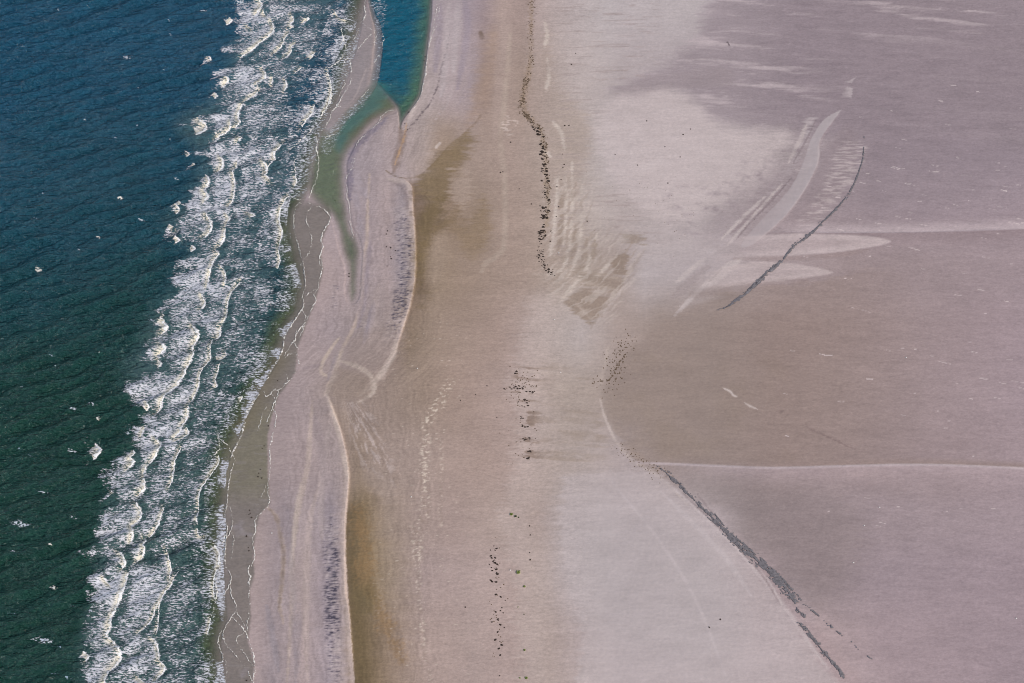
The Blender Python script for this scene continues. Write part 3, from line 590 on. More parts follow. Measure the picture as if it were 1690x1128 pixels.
# ------------------------------------------------------------------ breakers
# crest lines: (thickness, [points]) ; the steep face looks right, the wake trails left
CR = [(9,[(428,0),(433,9),(430,18),(424,23)]),(7,[(379,30),(382,36),(374,42)]),(6,[(340,93),(347,97),(350,102)]),(6,[(448,36),(452,44),(451,54),(440,64),(428,73),(417,83),(406,91),(396,97)]),
(6,[(482,26),(485,34),(480,42),(484,46),(477,49)]),(6,[(508,30),(509,34),(500,39)]),(5,[(475,57),(470,66),(466,76),(459,84),(452,91)]),(4,[(486,74),(481,80),(480,88),(473,95),(465,98)]),
(6,[(520,88),(516,94),(511,100)]),(6,[(409,44),(413,47)]),(6,[(434,115),(439,127),(431,137),(425,141)]),(7,[(427,151),(422,158),(411,164),(403,171)]),(7,[(400,173),(396,183),(393,195),(396,204),(388,213)]),
(6,[(370,130),(377,134),(371,140)]),(7,[(353,153),(359,160),(354,165)]),(18,[(331,199),(340,207),(341,215),(332,222),(322,225)]),(6,[(380,203),(380,213),(370,222),(355,229)]),(7,[(393,226),(399,231),(393,236)]),
(8,[(364,261),(368,268),(367,278),(360,283)]),(6,[(391,273),(389,281),(382,286)]),(5,[(319,269),(322,273)]),(5,[(305,250),(313,256),(308,261)]),(8,[(339,288),(345,296),(344,306),(338,311)]),(10,[(337,316),(344,325),(339,333)]),
(5,[(384,282),(387,300),(387,315),(384,332),(378,340)]),(5,[(291,340),(296,347),(291,354)]),(4,[(294,332),(299,338)]),(9,[(341,356),(349,366),(350,378),(344,388),(336,394)]),(6,[(279,372),(287,377)]),(8,[(288,391),(297,398),(290,404)]),
(8,[(316,405),(323,411),(316,417)]),(9,[(410,351),(420,357),(415,362)]),(6,[(375,356),(380,362),(375,370)]),(7,[(372,378),(371,392),(366,403),(357,411)]),(7,[(355,414),(361,420),(354,430),(349,442),(346,456),(342,472)]),
(4,[(363,440),(370,448),(373,460),(371,471)]),(7,[(333,488),(338,497),(337,508),(331,512)]),(3,[(396,466),(386,478),(379,490),(375,508),(373,526),(366,538)]),(14,[(266,525),(273,535),(277,544),(268,551)]),(4,[(268,519),(272,523)]),
(12,[(318,538),(327,548),(328,556),(321,568),(318,580)]),(9,[(365,540),(364,550),(361,558),(356,560)]),(9,[(321,578),(318,592),(309,606),(305,618),(298,630),(288,642),(276,652),(268,664),(265,676),(256,684)]),
(12,[(266,569),(274,577),(262,586)]),(10,[(262,594),(267,603),(260,608)]),(6,[(243,668),(246,674),(242,680)]),(4,[(352,560),(347,575),(347,592),(337,606),(330,620),(327,640),(320,656),(312,668)]),
(8,[(311,672),(310,690),(302,702),(297,714),(288,724)]),(3,[(364,600),(360,612),(355,628),(358,638),(350,643)]),(3,[(370,580),(373,587),(366,593),(355,594)]),(3,[(392,658),(400,655),(396,664)]),
(8,[(256,724),(265,734),(263,744),(255,756),(246,768),(238,779)]),(4,[(308,706),(311,716),(303,724),(290,730)]),(5,[(299,740),(291,756),(287,772),(286,788),(279,807)]),(17,[(157,732),(168,743),(164,752),(155,760)]),
(6,[(220,742),(222,750),(214,758)]),(11,[(216,757),(222,764),(212,775)]),(10,[(238,790),(240,800),(239,810),(230,816)]),(6,[(184,811),(188,816)]),(6,[(238,710),(234,720)]),(4,[(361,752),(361,765),(352,778),(341,794),(332,808),(328,824),(328,842)]),
(9,[(224,830),(233,842),(233,852),(228,862),(220,866)]),(6,[(271,838),(268,850),(262,866),(256,876),(246,888)]),(8,[(217,872),(221,882),(216,893)]),(6,[(238,887),(241,895),(236,902)]),(9,[(236,900),(239,912),(234,921),(226,928)]),
(10,[(196,910),(204,920),(208,932),(202,940)]),(5,[(274,906),(279,922),(282,940),(280,956)]),(4,[(295,944),(286,958),(280,970),(270,982),(265,996),(262,1012),(261,1030),(259,1048)]),(4,[(265,992),(256,1008),(250,1024),(238,1038),(228,1046)]),
(11,[(212,946),(208,960),(204,978),(198,992),(191,1008),(184,1020),(180,1034)]),(6,[(172,956),(179,964)]),(13,[(184,1020),(183,1036),(178,1050),(186,1058),(195,1070),(200,1082),(195,1094),(186,1104),(178,1114),(172,1130)]),
(10,[(138,1075),(147,1084),(143,1092)]),(6,[(250,1054),(258,1060),(262,1076),(264,1092)]),(7,[(262,1092),(273,1102),(268,1112),(258,1124)]),(8,[(228,1118),(240,1128)]),
(7,[(519,173),(516,188),(507,199),(498,212)]),(3,[(540,118),(546,138),(546,156),(541,174),(534,186)]),(7,[(468,238),(455,252),(453,264),(445,274),(438,284)]),(9,[(434,268),(442,280),(438,290),(446,298)]),(5,[(487,288),(490,300),(486,308)]),
(6,[(474,326),(464,345),(461,364),(466,384),(461,404)]),(3,[(459,412),(462,430),(458,446)]),(5,[(326,872),(328,884),(334,884)]),(6,[(355,900),(362,916),(362,934)]),(5,[(328,842),(325,858),(327,868)]),(3,[(358,940),(352,964),(354,990)]),(3,[(348,1020),(342,1050)]),
(4,[(434,20),(438,26)]),(5,[(553,20),(558,28)]),(3,[(562,32),(572,34)]),(3,[(498,112),(486,122)]),(4,[(450,128),(449,140)]),(4,[(470,132),(474,142),(470,152)])]

# ------------------------------------------------------------------ sea foam: lace of bubbles between the breakers
print('foam...')
xs = axis(-182, -32, 0.27, 0.27); ys = axis(328, 730, 0.27, 0.38)
X, Y, Fq = grid(xs, ys); P = Plan(X, Y); U, V = P.U, P.V; dep = depth_of(P)
so = f(V, SURF_OUT); si = f(V, SURF_IN)
n = fbm(X*.05, Y*.06, 3, 70); nn = fbm(X*.16, Y*.2, 3, 71)
# density of cover: high in the surf band, thinning landward, ragged seaward edge
hs = fbm(X*.018, Y*.085, 3, 68); base = 0.53*sst(-14, 18, U-so+26*n+18*nn+44*hs)*(1-sst(-46, 16, U-si+30*n))
mid = (U-so)/(si-so); base *= 1.0-0.34*sst(.35, .85, mid+.25*n)
base *= np.clip(.96+.40*n+.40*nn+.95*hs, .30, 1.25)
base[(U < so-40) | (U > si+60)] = 0
dens = base; foamC = np.zeros(len(X), np.float32)        # foamC: creaminess
for w0, pts in CR:                                       # wakes behind each breaker
    d, s, t = P.line(pts, 90); q = d*s                   # q<0: seaward (left)
    wl = 4.2*w0+16
    m = np.where(s < 0, (1-sst(1, wl, d+7*nn))*np.clip(np.minimum(t, 1-t)*9+.25, 0, 1), (1-sst(0, 2.5, d))*np.clip(np.minimum(t, 1-t)*14, 0, 1))
    dens = np.maximum(dens, m*(.66 if w0 > 5 else .58)*np.clip(1+.5*nn+.3*hs, .6, 1.1)); foamC = np.maximum(foamC, (s < 0)*(1-sst(1, 5+.8*w0, d)))
    # foam thinned landward of each crest, painting in the wave front's shadow
    dens = np.where((s > 0) & (d > 2) & (d < 16) & (t > .02) & (t < .98), dens*(.50+.50*sst(4, 18, d+5*nn)), dens)
# swash-side patches of froth
d, s, t = P.line([(600,28),(578,60),(552,105),(540,145),(530,185),(508,235),(498,290),(478,335),(474,380),(486,430),(496,470),(494,520),(474,560),(458,596),(432,640),(412,680),(392,730),(376,780),(368,850),(368,900),(362,950),(370,1010),(366,1060),(372,1128)], 60)
pat = sst(-.12, .22, fbm(X*.045, Y*.07, 2, 79)+.1)
dens = np.maximum(dens, (1-sst(2, 24, d+22*nn+16*n))*.60*pat*(s < 0)); dens = np.maximum(dens, (1-sst(0, 4, d))*.3*pat)
dens = np.maximum(dens, sst(-50,-10,U-so)*(1-sst(-30, 6, U-f(V,SHORE)+14*nn))*.36*np.clip(.9+1.2*n+nn,0.2,1.5)*(U > si-30))
hi = P.inside([(600,40),(612,70),(560,150),(520,260),(500,320),(470,330),(478,260),(520,180),(545,110)], 50); dens = np.maximum(dens, sst(-12, 10, hi+9*nn)*.40)
bay = P.inside([(366,850),(376,860),(372,900),(378,940),(372,990),(366,1020),(355,980),(352,920)], 40); dens = np.maximum(dens, sst(-8, 6, bay+6*nn)*.62)
ch = P.inside([(608,145),(620,150),(600,180),(570,215),(545,260),(525,250),(535,210),(560,188)], 40); dens = np.maximum(dens, sst(-4,10,ch)*.33)
il = P.inside([(606,0),(640,0),(634,60),(632,110),(624,140),(614,130),(618,60)], 40); dens = np.maximum(dens, sst(-6, 8, il+8*nn)*.30); il2 = P.inside([(640,0),(710,0),(700,100),(660,180),(640,150),(636,60)], 40); dens = np.maximum(dens, sst(-6,10,il2)*.13)  # whitish highlight streaks on the inlet, painted as thin foam cover
# lace: thin ridges of a warped, wind-stretched noise
wx = fbm(X*.30, Y*.55, 2, 72)*1.2; wy = fbm(X*.30, Y*.55, 2, 73)*1.0
r1 = 1-np.abs(pn(X*.42+wx, Y*1.15+wy+.06*X, 74))*2.6; r2 = 1-np.abs(pn(X*.95+wy, Y*2.0+wx, 75))*2.4
lace = .55*r1+.40*r2+.16*pn(X*.12, Y*.45, 77)
cov = .50+(np.minimum(dens,.72)-.5)*1.0+.16*(lace-.2)*sst(.05,.3,dens)
cov = np.clip(cov, 0, 1.25)*sst(.03, .30, dens)*(dep > .0)
z = swell(X, Y, dep) + 0.05 + .06*np.clip(cov, 0, 1)
c = alb((212,214,228))[None]*(1-foamC[:,None])+alb((238,230,214))[None]*foamC[:,None]
c = c*(.84+.16*sst(.5, 1.1, cov)[:,None])
kf = (cov[Fq] > .08).sum(1) >= 2
a, b, q = cull(np.stack([X,Y,z],1), Fq, kf, {'tone': c.astype(np.float32), 'cover': cov.astype(np.float32)})
tag(build('sea_foam', a, b, M_FOAM, q), 'lacy white foam spread over the surf between the breakers', 'foam', kind='stuff')
del X, Y, Fq, lace

def froth(name, crest, wpx, hgt, seed, cream=(226,227,234), front=1.6):
    """one rolling crest: steep ragged front on the right, shredded back on the left; vertices in world, origin at its foot"""
    P = cr(crest, 10); L = np.hypot(*np.diff(P, axis=0).T).sum(); ns = max(8, int(L*2.2)); nt_ = max(10, int(wpx*2.4)+4)
    tt = np.linspace(0, len(P)-1, ns); cu = np.interp(tt, range(len(P)), P[:,0]); cv = np.interp(tt, range(len(P)), P[:,1])
    s = np.linspace(0, 1, ns)[:,None]*np.ones((1,nt_)); q = np.ones((ns,1))*np.linspace(0, 1, nt_)[None]
    env = np.sin(np.pi*np.clip(s, .0, 1))**.45
    nz = pn(s*L*.14+seed, s*0+seed*1.7, 80); wl = wpx*env*(.62+.65*nz+.15)+1.2
    bump_f = (1.6*pn(s*L*.22+seed, s*0+3.1+seed, 81)+.7*pn(s*L*.6+seed, s*0+seed, 82))*min(1.5, .25+wpx*.13)
    U = cu[:,None]+bump_f+front*env-(front+wl)*q; V = cv[:,None]+.22*wpx*q*(pn(s*L*.1+seed, s*0, 83))
    x, y = to_xy(U, V); prof = np.where(q < .22, np.sin(q/.22*np.pi/2), 1-sst(.22, 1, q))
    dp = Plan(x.ravel(), y.ravel()); dd = depth_of(dp)
    rough = fbm(x*.45, y*2.0, 3, 84)
    z = swell(x.ravel(), y.ravel(), dd).reshape(x.shape) + .07 + hgt*env*prof*(.75+.55*rough)
    holes = (.9*fbm(x*.8, y*1.7, 2, 85)+.25 > (1.45-1.25*q)*1.0 - .28) & (q > .25)
    holes |= (fbm(x*.7, y*1.5, 2, 86) < (q-.62)*1.5)
    i = np.arange(x.size).reshape(x.shape); Fq = np.stack([i[:-1,:-1], i[1:,:-1], i[1:,1:], i[:-1,1:]], -1).reshape(-1,4)[:, ::-1]
    cover = np.where(q < .10, 1.15, .98-.80*sst(.08, .9, q)) - .55*holes*(q > .25); cover = np.clip(cover + .7*rough - .12, 0, 1.3); cover[:, -2:] = 0; cover[:, 0] *= .75; cover[0] *= .3; cover[-1] *= .3; cover[1] *= .7; cover[-2] *= .7
    kf = np.ones(len(Fq), bool)
    col = (alb(cream)[None,None]*(1-.35*sst(.3,.9,q)[...,None]) + alb((200,199,202))[None,None]*.35*sst(.3,.9,q)[...,None])
    col = col*(1-.10*np.clip(rough,0,1)[...,None])
    ox, oy = to_xy(cu.mean(), cv.mean())
    Vv, Fk, at = cull(np.stack([x.ravel()-ox, y.ravel()-oy, z.ravel()], 1), Fq, kf, {'tone': col.reshape(-1,3).astype(np.float32), 'cover': cover.ravel().astype(np.float32)})
    o = build(name, Vv, Fk, M_FOAM, at); o.location = (float(ox), float(oy), 0); return o, cu.mean(), cv.mean(), L

ORD = ['first','second','third','fourth','fifth','sixth','seventh','eighth','ninth','tenth','eleventh','twelfth','thirteenth','fourteenth','fifteenth','sixteenth','seventeenth','eighteenth','nineteenth','twentieth',
       'twenty-first','twenty-second','twenty-third','twenty-fourth','twenty-fifth','twenty-sixth','twenty-seventh','twenty-eighth','twenty-ninth','thirtieth','thirty-first','thirty-second','thirty-third','thirty-fourth','thirty-fifth','thirty-sixth','thirty-seventh','thirty-eighth','thirty-ninth','fortieth']
def ordn(i): return ORD[i] if i < len(ORD) else 'last'
wv = []
for i, (w0, pts) in enumerate(CR):
    o, cu, cv, L = froth('breaking_wave', pts, w0*.95 if w0 > 5 else w0*.75, .08+.010*w0, i*3.77, front=.7)
    a, b = float(np.interp(cv, *zip(*SURF_OUT))), float(np.interp(cv, *zip(*SURF_IN)))
    zone = 0 if cu < a+(b-a)*.33 else (1 if cu < a+(b-a)*.66 else 2)
    kind = 'broad' if w0 >= 11 else ('thin long' if (L > 40 and w0 < 6) else ('long' if L > 40 else ('small' if L < 16 else 'short')))
    wv.append((zone, kind, cv, o))
ZN = ['on the seaward surf edge', 'in mid surf', 'on the beach side of the surf']
for zone in range(3):
    for kind in sorted({k for z_, k, _, _ in wv if z_ == zone}):
        g = sorted([(cv, o) for z_, k, cv, o in wv if z_ == zone and k == kind], key=lambda t: t[0])
        for i, (cv, o) in enumerate(g):
            pos = 'the only such one' if len(g) == 1 else ('topmost such one' if i == 0 else ('lowest such one' if i == len(g)-1 else ordn(i)+' such one from top'))
            tag(o, f"{kind} breaker {ZN[zone]}, {pos}", 'breaking wave', 'breaking waves in the surf')

# whitecaps on the open water: (u, v, length, look)
WC = [(208,96,24,'feathery'),(240,210,8,'faint'),(335,18,16,'feathery'),(278,35,12,'faint'),(96,17,6,'tiny'),(146,12,6,'tiny'),(190,229,10,'faint'),(198,328,12,'bright'),(162,393,10,'bright'),(64,445,16,'bright'),(70,320,10,'faint'),(42,341,10,'faint'),(58,362,16,'faint'),
(130,414,6,'tiny'),(232,364,18,'feathery'),(196,545,12,'faint'),(12,498,10,'faint'),(84,588,16,'faint'),(92,606,8,'tiny'),(57,619,6,'tiny'),(120,676,22,'feathery'),(152,670,24,'feathery'),(162,692,10,'bright'),(36,640,8,'tiny'),(32,742,20,'faint'),(48,754,14,'faint'),
(72,812,24,'feathery'),(34,866,50,'feathery'),(120,856,18,'feathery'),(22,912,14,'feathery'),(84,902,8,'bright'),(88,970,16,'bright'),(70,1058,48,'feathery'),(100,1070,30,'faint'),(118,1000,14,'faint'),(150,1010,16,'feathery'),(110,1120,20,'faint'),(226,208,8,'faint'),(300,208,26,'feathery'),(120,745,26,'feathery'),(250,530,22,'feathery'),(170,165,10,'faint'),(150,75,8,'faint'),
(290,296,14,'feathery'),(395,5,40,'feathery'),(280,58,8,'tiny'),(270,118,6,'tiny'),(228,146,5,'tiny'),(35,77,8,'tiny'),(140,200,8,'tiny'),(18,1012,20,'faint'),(280,230,6,'tiny'),(90,1112,16,'faint'),(305,480,14,'faint'),(210,716,16,'feathery'),(255,950,14,'faint')]
def whitecap(u, v, L, kind, seed):
    nx_, ny_ = max(8, int(L*2.6)), max(6, int(L*(.9 if kind in ('feathery','faint') else 1.3))+4)
    hh = L*(.12 if kind != 'bright' else .24)+1.1
    gu, gv = np.meshgrid(np.linspace(-L/2, L/2, nx_), np.linspace(-hh, hh, ny_))
    x, y = to_xy(u+gu, v+gv+gu*.12); th = {'feathery':.10,'faint':.24,'tiny':.0,'bright':-.05}[kind]
    r = np.hypot(gu/(L/2), gv/hh); nz = 1-np.abs(pn(x*.6+seed, y*1.3, 90))*2.2; nb = pn(x*1.1, y*1.6+seed, 91)
    on = (.45*nz+.4*nb+.35-r*.55) > th+.25
    dd = depth_of(Plan(x.ravel(), y.ravel()))
    z = swell(x.ravel(), y.ravel(), dd) + .06 + .10*np.clip(1-r.ravel(), 0, 1)
    i = np.arange(x.size).reshape(x.shape); Fq = np.stack([i[:-1,:-1], i[1:,:-1], i[1:,1:], i[:-1,1:]], -1).reshape(-1,4)
    kf = (r.ravel()[Fq] < 1.08).all(1); cv = np.clip({'feathery':.40,'faint':.28,'tiny':.30,'bright':.5}[kind]+((.55*nz+.5*nb+.30-r*.75)-th-.2)*1.5, 0, 1.1)*(1-sst(.55, 1.0, r))
    lvl = {'feathery':(192,202,216),'faint':(150,172,192),'tiny':(170,186,198),'bright':(238,236,232)}[kind]
    ox, oy = to_xy(u, v); col = np.ones((x.size,3))*alb(lvl)*(1-.3*np.clip(r.ravel(),0,1))[:,None]
    a, b, c = cull(np.stack([x.ravel()-ox, y.ravel()-oy, z], 1), Fq, kf, {'tone': col.astype(np.float32), 'cover': cv.ravel().astype(np.float32)})
    o = build('whitecap', a, b, M_FOAM, c); o.location = (float(ox), float(oy), 0); return o
wl = [(k[3], k[1], whitecap(*k, seed=i*5.1)) for i, k in enumerate(WC)]
for kind in sorted({a for a, _, _ in wl}):
    g = sorted([(v, o) for a, v, o in wl if a == kind], key=lambda t: t[0])
    for i, (v, o) in enumerate(g):
        pos = 'uppermost' if i == 0 else ('lowest' if i == len(g)-1 else ordn(i)+' from the top')
        tag(o, f"{kind} whitecap on the open dark sea, {pos} of the {kind} ones", 'whitecap', 'whitecaps on the open sea')

# ------------------------------------------------------------------ swash lines
print('swash...')
SW = [(1.6,[(603,0),(601,14),(604,26),(596,38)],.9),(1.5,[(596,38),(606,46),(617,52)],.6),(1.2,[(613,58),(603,68),(592,82),(580,96),(578,106),(580,118),(570,124),(566,130),(570,138),(564,148),(560,160)],.9),
(1.2,[(592,80),(582,92),(570,100),(567,110)],.7),(1.6,[(563,48),(566,60),(570,78),(566,92),(556,104),(541,116)],.9),(1.1,[(592,44),(590,56),(583,66)],.7),(1.7,[(570,56),(565,68),(561,76)],.5),
(2.2,[(541,116),(543,130),(545,144),(547,160),(541,176),(532,190),(524,200)],.9),(1.4,[(580,126),(577,140),(567,156),(560,170),(555,176),(563,178)],.9),(1.5,[(562,166),(556,176),(547,186)],.9),(1.2,[(548,186),(543,200),(536,212),(528,220)],.6),
(2.0,[(521,208),(512,218),(500,230),(492,238)],.9),(1.6,[(492,238),(480,248),(476,256)],.8),(1.6,[(521,222),(524,236),(522,246),(525,258),(526,276),(521,300),(515,314),(510,328)],.8),(1.3,[(490,262),(486,270),(488,284)],.8),
(1.2,[(532,232),(540,226),(552,222)],.5),(1.4,[(500,334),(489,340),(486,352),(485,376),(490,398),(494,414),(500,436),(503,456),(504,474),(499,492),(502,502),(499,512)],.95),(1.1,[(508,334),(514,342),(507,352),(505,364),(511,380),(515,400),(510,418),(501,430),(496,440)],.7),
(1.0,[(468,326),(480,326),(492,330),(512,332)],.7),(1.5,[(515,340),(528,343),(538,350),(545,360),(541,372),(533,386),(530,398),(533,410),(528,424),(532,438),(530,452),(526,466),(525,478)],.9),(1.0,[(530,420),(527,432),(532,446)],.8),(1.3,[(525,478),(518,488),(522,496),(517,506),(511,520)],.6),
(1.0,[(524,478),(512,484),(504,490)],.5),(2.4,[(498,512),(490,524),(481,538),(470,556),(468,568),(466,580),(460,592),(452,604),(445,616),(440,628)],.95),(1.3,[(499,512),(504,524),(500,538),(490,550),(486,562),(478,574),(470,588)],.85),(1.2,[(489,546),(488,560),(486,568),(492,578),(490,590)],.85),
(1.3,[(511,520),(504,534),(500,546),(494,558)],.7),(1.0,[(470,592),(478,586),(486,584),(493,588)],.9),(2.0,[(491,588),(493,600),(490,612),(486,618)],.5),(1.4,[(488,620),(480,628),(472,634),(466,642),(452,646),(445,648)],.95),(1.0,[(466,608),(474,624),(476,630)],.5),(1.2,[(461,644),(456,660),(450,674),(444,688),(440,698)],.8),
(1.0,[(447,650),(454,660),(455,672)],.4),(1.3,[(436,646),(440,656),(452,646),(458,640)],.7),(1.0,[(440,672),(434,684),(430,700),(424,716)],.5),(1.8,[(452,676),(456,690),(452,712),(448,728),(445,740),(446,756),(446,772),(444,790),(441,800)],.85),(1.0,[(438,800),(436,812),(430,822),(424,836)],.8),(1.4,[(443,800),(442,812),(445,826),(444,834)],.9),
(1.6,[(444,834),(436,844),(428,851)],.95),(1.5,[(425,852),(421,862),(422,870),(421,880),(417,886)],.9),(1.2,[(417,888),(418,900),(420,912),(419,926),(414,936)],.8),(2.2,[(412,934),(410,944),(413,954),(411,964),(413,974),(410,984)],.7),(1.6,[(410,984),(413,996),(409,1006),(412,1018),(408,1030),(409,1042)],.7),
(2.2,[(384,1020),(396,1032),(403,1042),(410,1054),(413,1066),(418,1080),(420,1096),(422,1112)],.7),(1.2,[(406,1042),(396,1050),(390,1058),(398,1072),(406,1084),(416,1098),(421,1108)],.9),(1.8,[(421,1100),(418,1118),(420,1130)],.9),
(4.0,[(428,652),(418,664),(410,678),(405,690),(402,706),(400,720)],.8),(2.2,[(400,718),(392,734),(386,746),(380,756)],.9),(1.4,[(386,752),(387,764),(382,778),(378,800),(376,824),(373,846)],.95),(1.2,[(378,740),(386,756)],.6),(1.2,[(362,724),(372,732),(378,738)],.5),(1.4,[(358,716),(362,730),(362,742),(354,752)],.7),
(1.3,[(372,838),(372,860),(376,876),(370,890),(366,902)],.9),(1.1,[(380,838),(384,856),(382,876),(372,892),(368,896)],.8),(1.1,[(382,880),(386,892),(384,910),(382,924)],.6),(2.4,[(374,884),(372,902),(372,918),(371,934)],.8),(1.4,[(372,936),(381,950),(381,962),(376,972),(370,984)],.8),(1.5,[(380,968),(382,984),(390,1000),(388,1012),(380,1020)],.85),
(1.2,[(388,1010),(396,1020),(404,1034)],.7),(2.6,[(362,906),(360,920),(364,938),(358,952),(356,966)],.7),(2.2,[(356,966),(358,980),(354,1000),(350,1018)],.5),(1.6,[(366,1040),(360,1058),(364,1074),(368,1088),(360,1104),(352,1120)],.8),(1.5,[(383,1020),(374,1034),(368,1050),(374,1066),(385,1078)],.8),(1.4,[(386,1080),(396,1092),(408,1108),(416,1126)],.8),(1.3,[(372,1090),(374,1110),(372,1128)],.6),
(1.2,[(722,6),(718,30),(714,56),(708,80)],.5),(1.2,[(727,0),(724,22),(720,44),(714,58)],.4),(1.6,[(706,92),(704,110),(702,126),(698,142),(696,154),(690,168),(684,180)],.75),(.8,[(712,60),(708,78),(706,96)],.5),(1.0,[(650,182),(640,184),(630,192),(626,202),(616,212)],.8),(.9,[(616,212),(604,222),(592,234),(586,246)],.55),
(1.0,[(586,262),(582,276),(576,286),(570,300),(572,312),(573,326),(576,340),(578,356),(579,372),(582,386)],.75),(.9,[(583,262),(580,275),(588,282)],.5),(1.1,[(577,366),(580,380),(583,396)],.8),(.9,[(619,50),(620,64),(617,76)],.8),(.9,[(588,386),(590,400)],.3),(1.0,[(632,85),(624,94),(618,104)],.6),(.8,[(630,78),(634,66),(630,56)],.5),(.8,[(608,148),(602,156),(594,164)],.4)]
VV, FF, TT, off = [], [], [], 0
for k, (wd, pts, st_) in enumerate(SW):
    Pp = cr(pts, 8); L = np.hypot(*np.diff(Pp, axis=0).T).sum(); ns = max(6, int(L*2.4)); nt_ = 7
    tt = np.linspace(0, len(Pp)-1, ns); cu = np.interp(tt, range(len(Pp)), Pp[:,0]); cv = np.interp(tt, range(len(Pp)), Pp[:,1])
    du, dv = np.gradient(cu), np.gradient(cv); l = np.hypot(du, dv)+1e-6; nu, nv = -dv/l, du/l
    j = 1.5*pn(cu*.21+k, cv*.21, 95)+.9*pn(cu*.6, cv*.6+k, 96); s = np.linspace(-1, 1, nt_)[None]
    ww = (wd*.52*(.75+.9*pn(cu*.28+k, cv*.28, 97)).clip(.15)+.12)[:,None]*np.ones((1,1)) if False else (wd*.56*(.75+.9*pn(cu*.28+k, cv*.28, 97)).clip(.2)*np.sin(np.pi*np.linspace(.04,.96,ns))**.3)[:,None]
    U = (cu+j*nu)[:,None]+nu[:,None]*ww*s; V = (cv+j*nv)[:,None]+nv[:,None]*ww*s; x, y = to_xy(U, V)
    on = (1-.25*np.abs(s)+.8*pn(x*.9, y*1.2+k, 98) > 1.05-.95*st_)
    dd = depth_of(Plan(x.ravel(), y.ravel()))
    z = np.maximum(0, swell(x.ravel(), y.ravel(), np.maximum(dd, 0))) + .10 + .06*(1-np.abs(s*np.ones_like(x))).ravel() + np.where(dd < 0, .30, 0)
    i = np.arange(x.size).reshape(x.shape); Fq = np.stack([i[:-1,:-1], i[:-1,1:], i[1:,1:], i[1:,:-1]], -1).reshape(-1,4)
    kf = on.ravel()[Fq].sum(1) >= 3
    a, b, _ = cull(np.stack([x.ravel(), y.ravel(), z], 1), Fq, kf, {}); VV.append(a); FF.append(b+off); off += len(a)
VV = np.vstack(VV); FF = np.vstack(FF)
tag(build('swash_foam', VV, FF, M_FOAM, {'tone': np.ones((len(VV),3), np.float32)*alb((232,228,226)), 'cover': (.62+.75*fbm(VV[:,0]*.12, VV[:,1]*.12, 2, 99)).clip(.2,1).astype(np.float32)}), 'thin white foam lines left by the swash along the waterline', 'foam', kind='stuff')

# ------------------------------------------------------------------ blue-grey strands of debris on the flat
def strand(name, label, runs, seed):
    VV, FF, CC, off = [], [], [], 0
    for pts, wl, dl in runs:
        wl, dl = list(np.atleast_1d(wl)), list(np.atleast_1d(dl)); w0 = max(wl)
        P = np.array(pts, float); lo, hi = P.min(0)-w0*2-3, P.max(0)+w0*2+3
        (xa, ya), (xb, yb) = to_xy(lo[0], hi[1]), to_xy(hi[0], lo[1]); xa2, xb2 = to_xy(lo[0], lo[1])[0], to_xy(hi[0], hi[1])[0]
        X, Y, Fq = grid(np.arange(min(xa,xa2), max(xb,xb2), .3), np.arange(ya, yb, .34)); p = Plan(X, Y); d, s, t = p.line(pts, w0*2+12)
        env = np.minimum(1, np.minimum(t, 1-t)*9+.1)
        w0 = np.interp(t, np.linspace(0, 1, len(wl)), wl); dn = np.interp(t, np.linspace(0, 1, len(dl)), dl)
        # grain runs along the strand
        e = cr(pts); g = np.gradient(e, axis=0); al = t*(len(e)-1); L = np.hypot(*np.diff(e,axis=0).T).sum()
        a = pn(t*L*.045+seed, d*s*.6, 101); b = pn(t*L*.16, d*s*1.3+seed, 102); c = pn(X*.9, Y*1.3, 103)
        on = (1.05*env-.8*d/(w0*(.35+.65*env)+.01)+1.0*a+.75*b+.45*c > .88-dn*.9) & (d < w0*1.5+2)
        z = .12+.14*np.clip(env-d/w0, 0, 1)+.06*b + ground_z(p)
        k = on[Fq].sum(1) >= 3; col = alb((110,105,110))[None]*(1+.5*b+.35*c)[:,None]
        q, fq, at = cull(np.stack([X,Y,z],1), Fq, k, {'c': col}); VV.append(q); FF.append(fq+off); CC.append(at['c']); off += len(q)
    return tag(build(name, np.vstack(VV), np.vstack(FF), M_MUD, {'tone': np.vstack(CC).astype(np.float32)}), label, 'debris line', kind='stuff')
strand('debris_line', 'blue-grey curved strand of debris across the upper right flat',
       [([(1434,208),(1426,222),(1425,240),(1424,258),(1422,272),(1414,296),(1402,322),(1384,346),(1362,368),(1344,386),(1330,398),(1308,414),(1290,436),(1262,460),(1238,482),(1210,505),(1198,515)],[.9,.9,1.3,1.6,2.2,2.8,2.6,3.8,4.2],[.1,.3,.55,.6,.6,.6,.55,.6,.6]),
        ([(1226,492),(1204,510),(1190,515),(1168,519)],[3,2.4,1.6,1.4],[.6,.5,.3,.25])], 3)
strand('debris_line', 'blue-grey forked strand of debris across the lower right flat',
       [([(1078,772),(1100,784),(1124,806),(1140,820)],3.2,.15), ([(1094,782),(1120,806),(1146,830),(1160,848)],3,.45), ([(1134,816),(1150,834),(1166,850),(1186,870),(1206,892),(1226,910),(1250,930),(1272,950),(1292,974),(1310,996),(1326,1010)],[2,3.2,4.5,6,6.5,7,6.5,4],[.4,.5,.55,.6,.65,.6,.5,.3]), ([(1150,826),(1178,852),(1204,884),(1232,908),(1258,932),(1286,956),(1312,986),(1336,1012)],[1.2,1.2,2,2,2,2,2],[.1,.2,.5,.5,.5,.5,.3]),
        ([(1318,998),(1332,1010),(1344,1016),(1370,1040),(1400,1062)],4,.0), ([(1312,1008),(1320,1018),(1330,1026)],3.5,.4), ([(1312,1032),(1322,1038),(1334,1052),(1346,1066),(1358,1082),(1372,1098),(1386,1114),(1394,1130)],3.2,.6), ([(1398,1060),(1420,1080),(1440,1095)],2,.0)], 9)

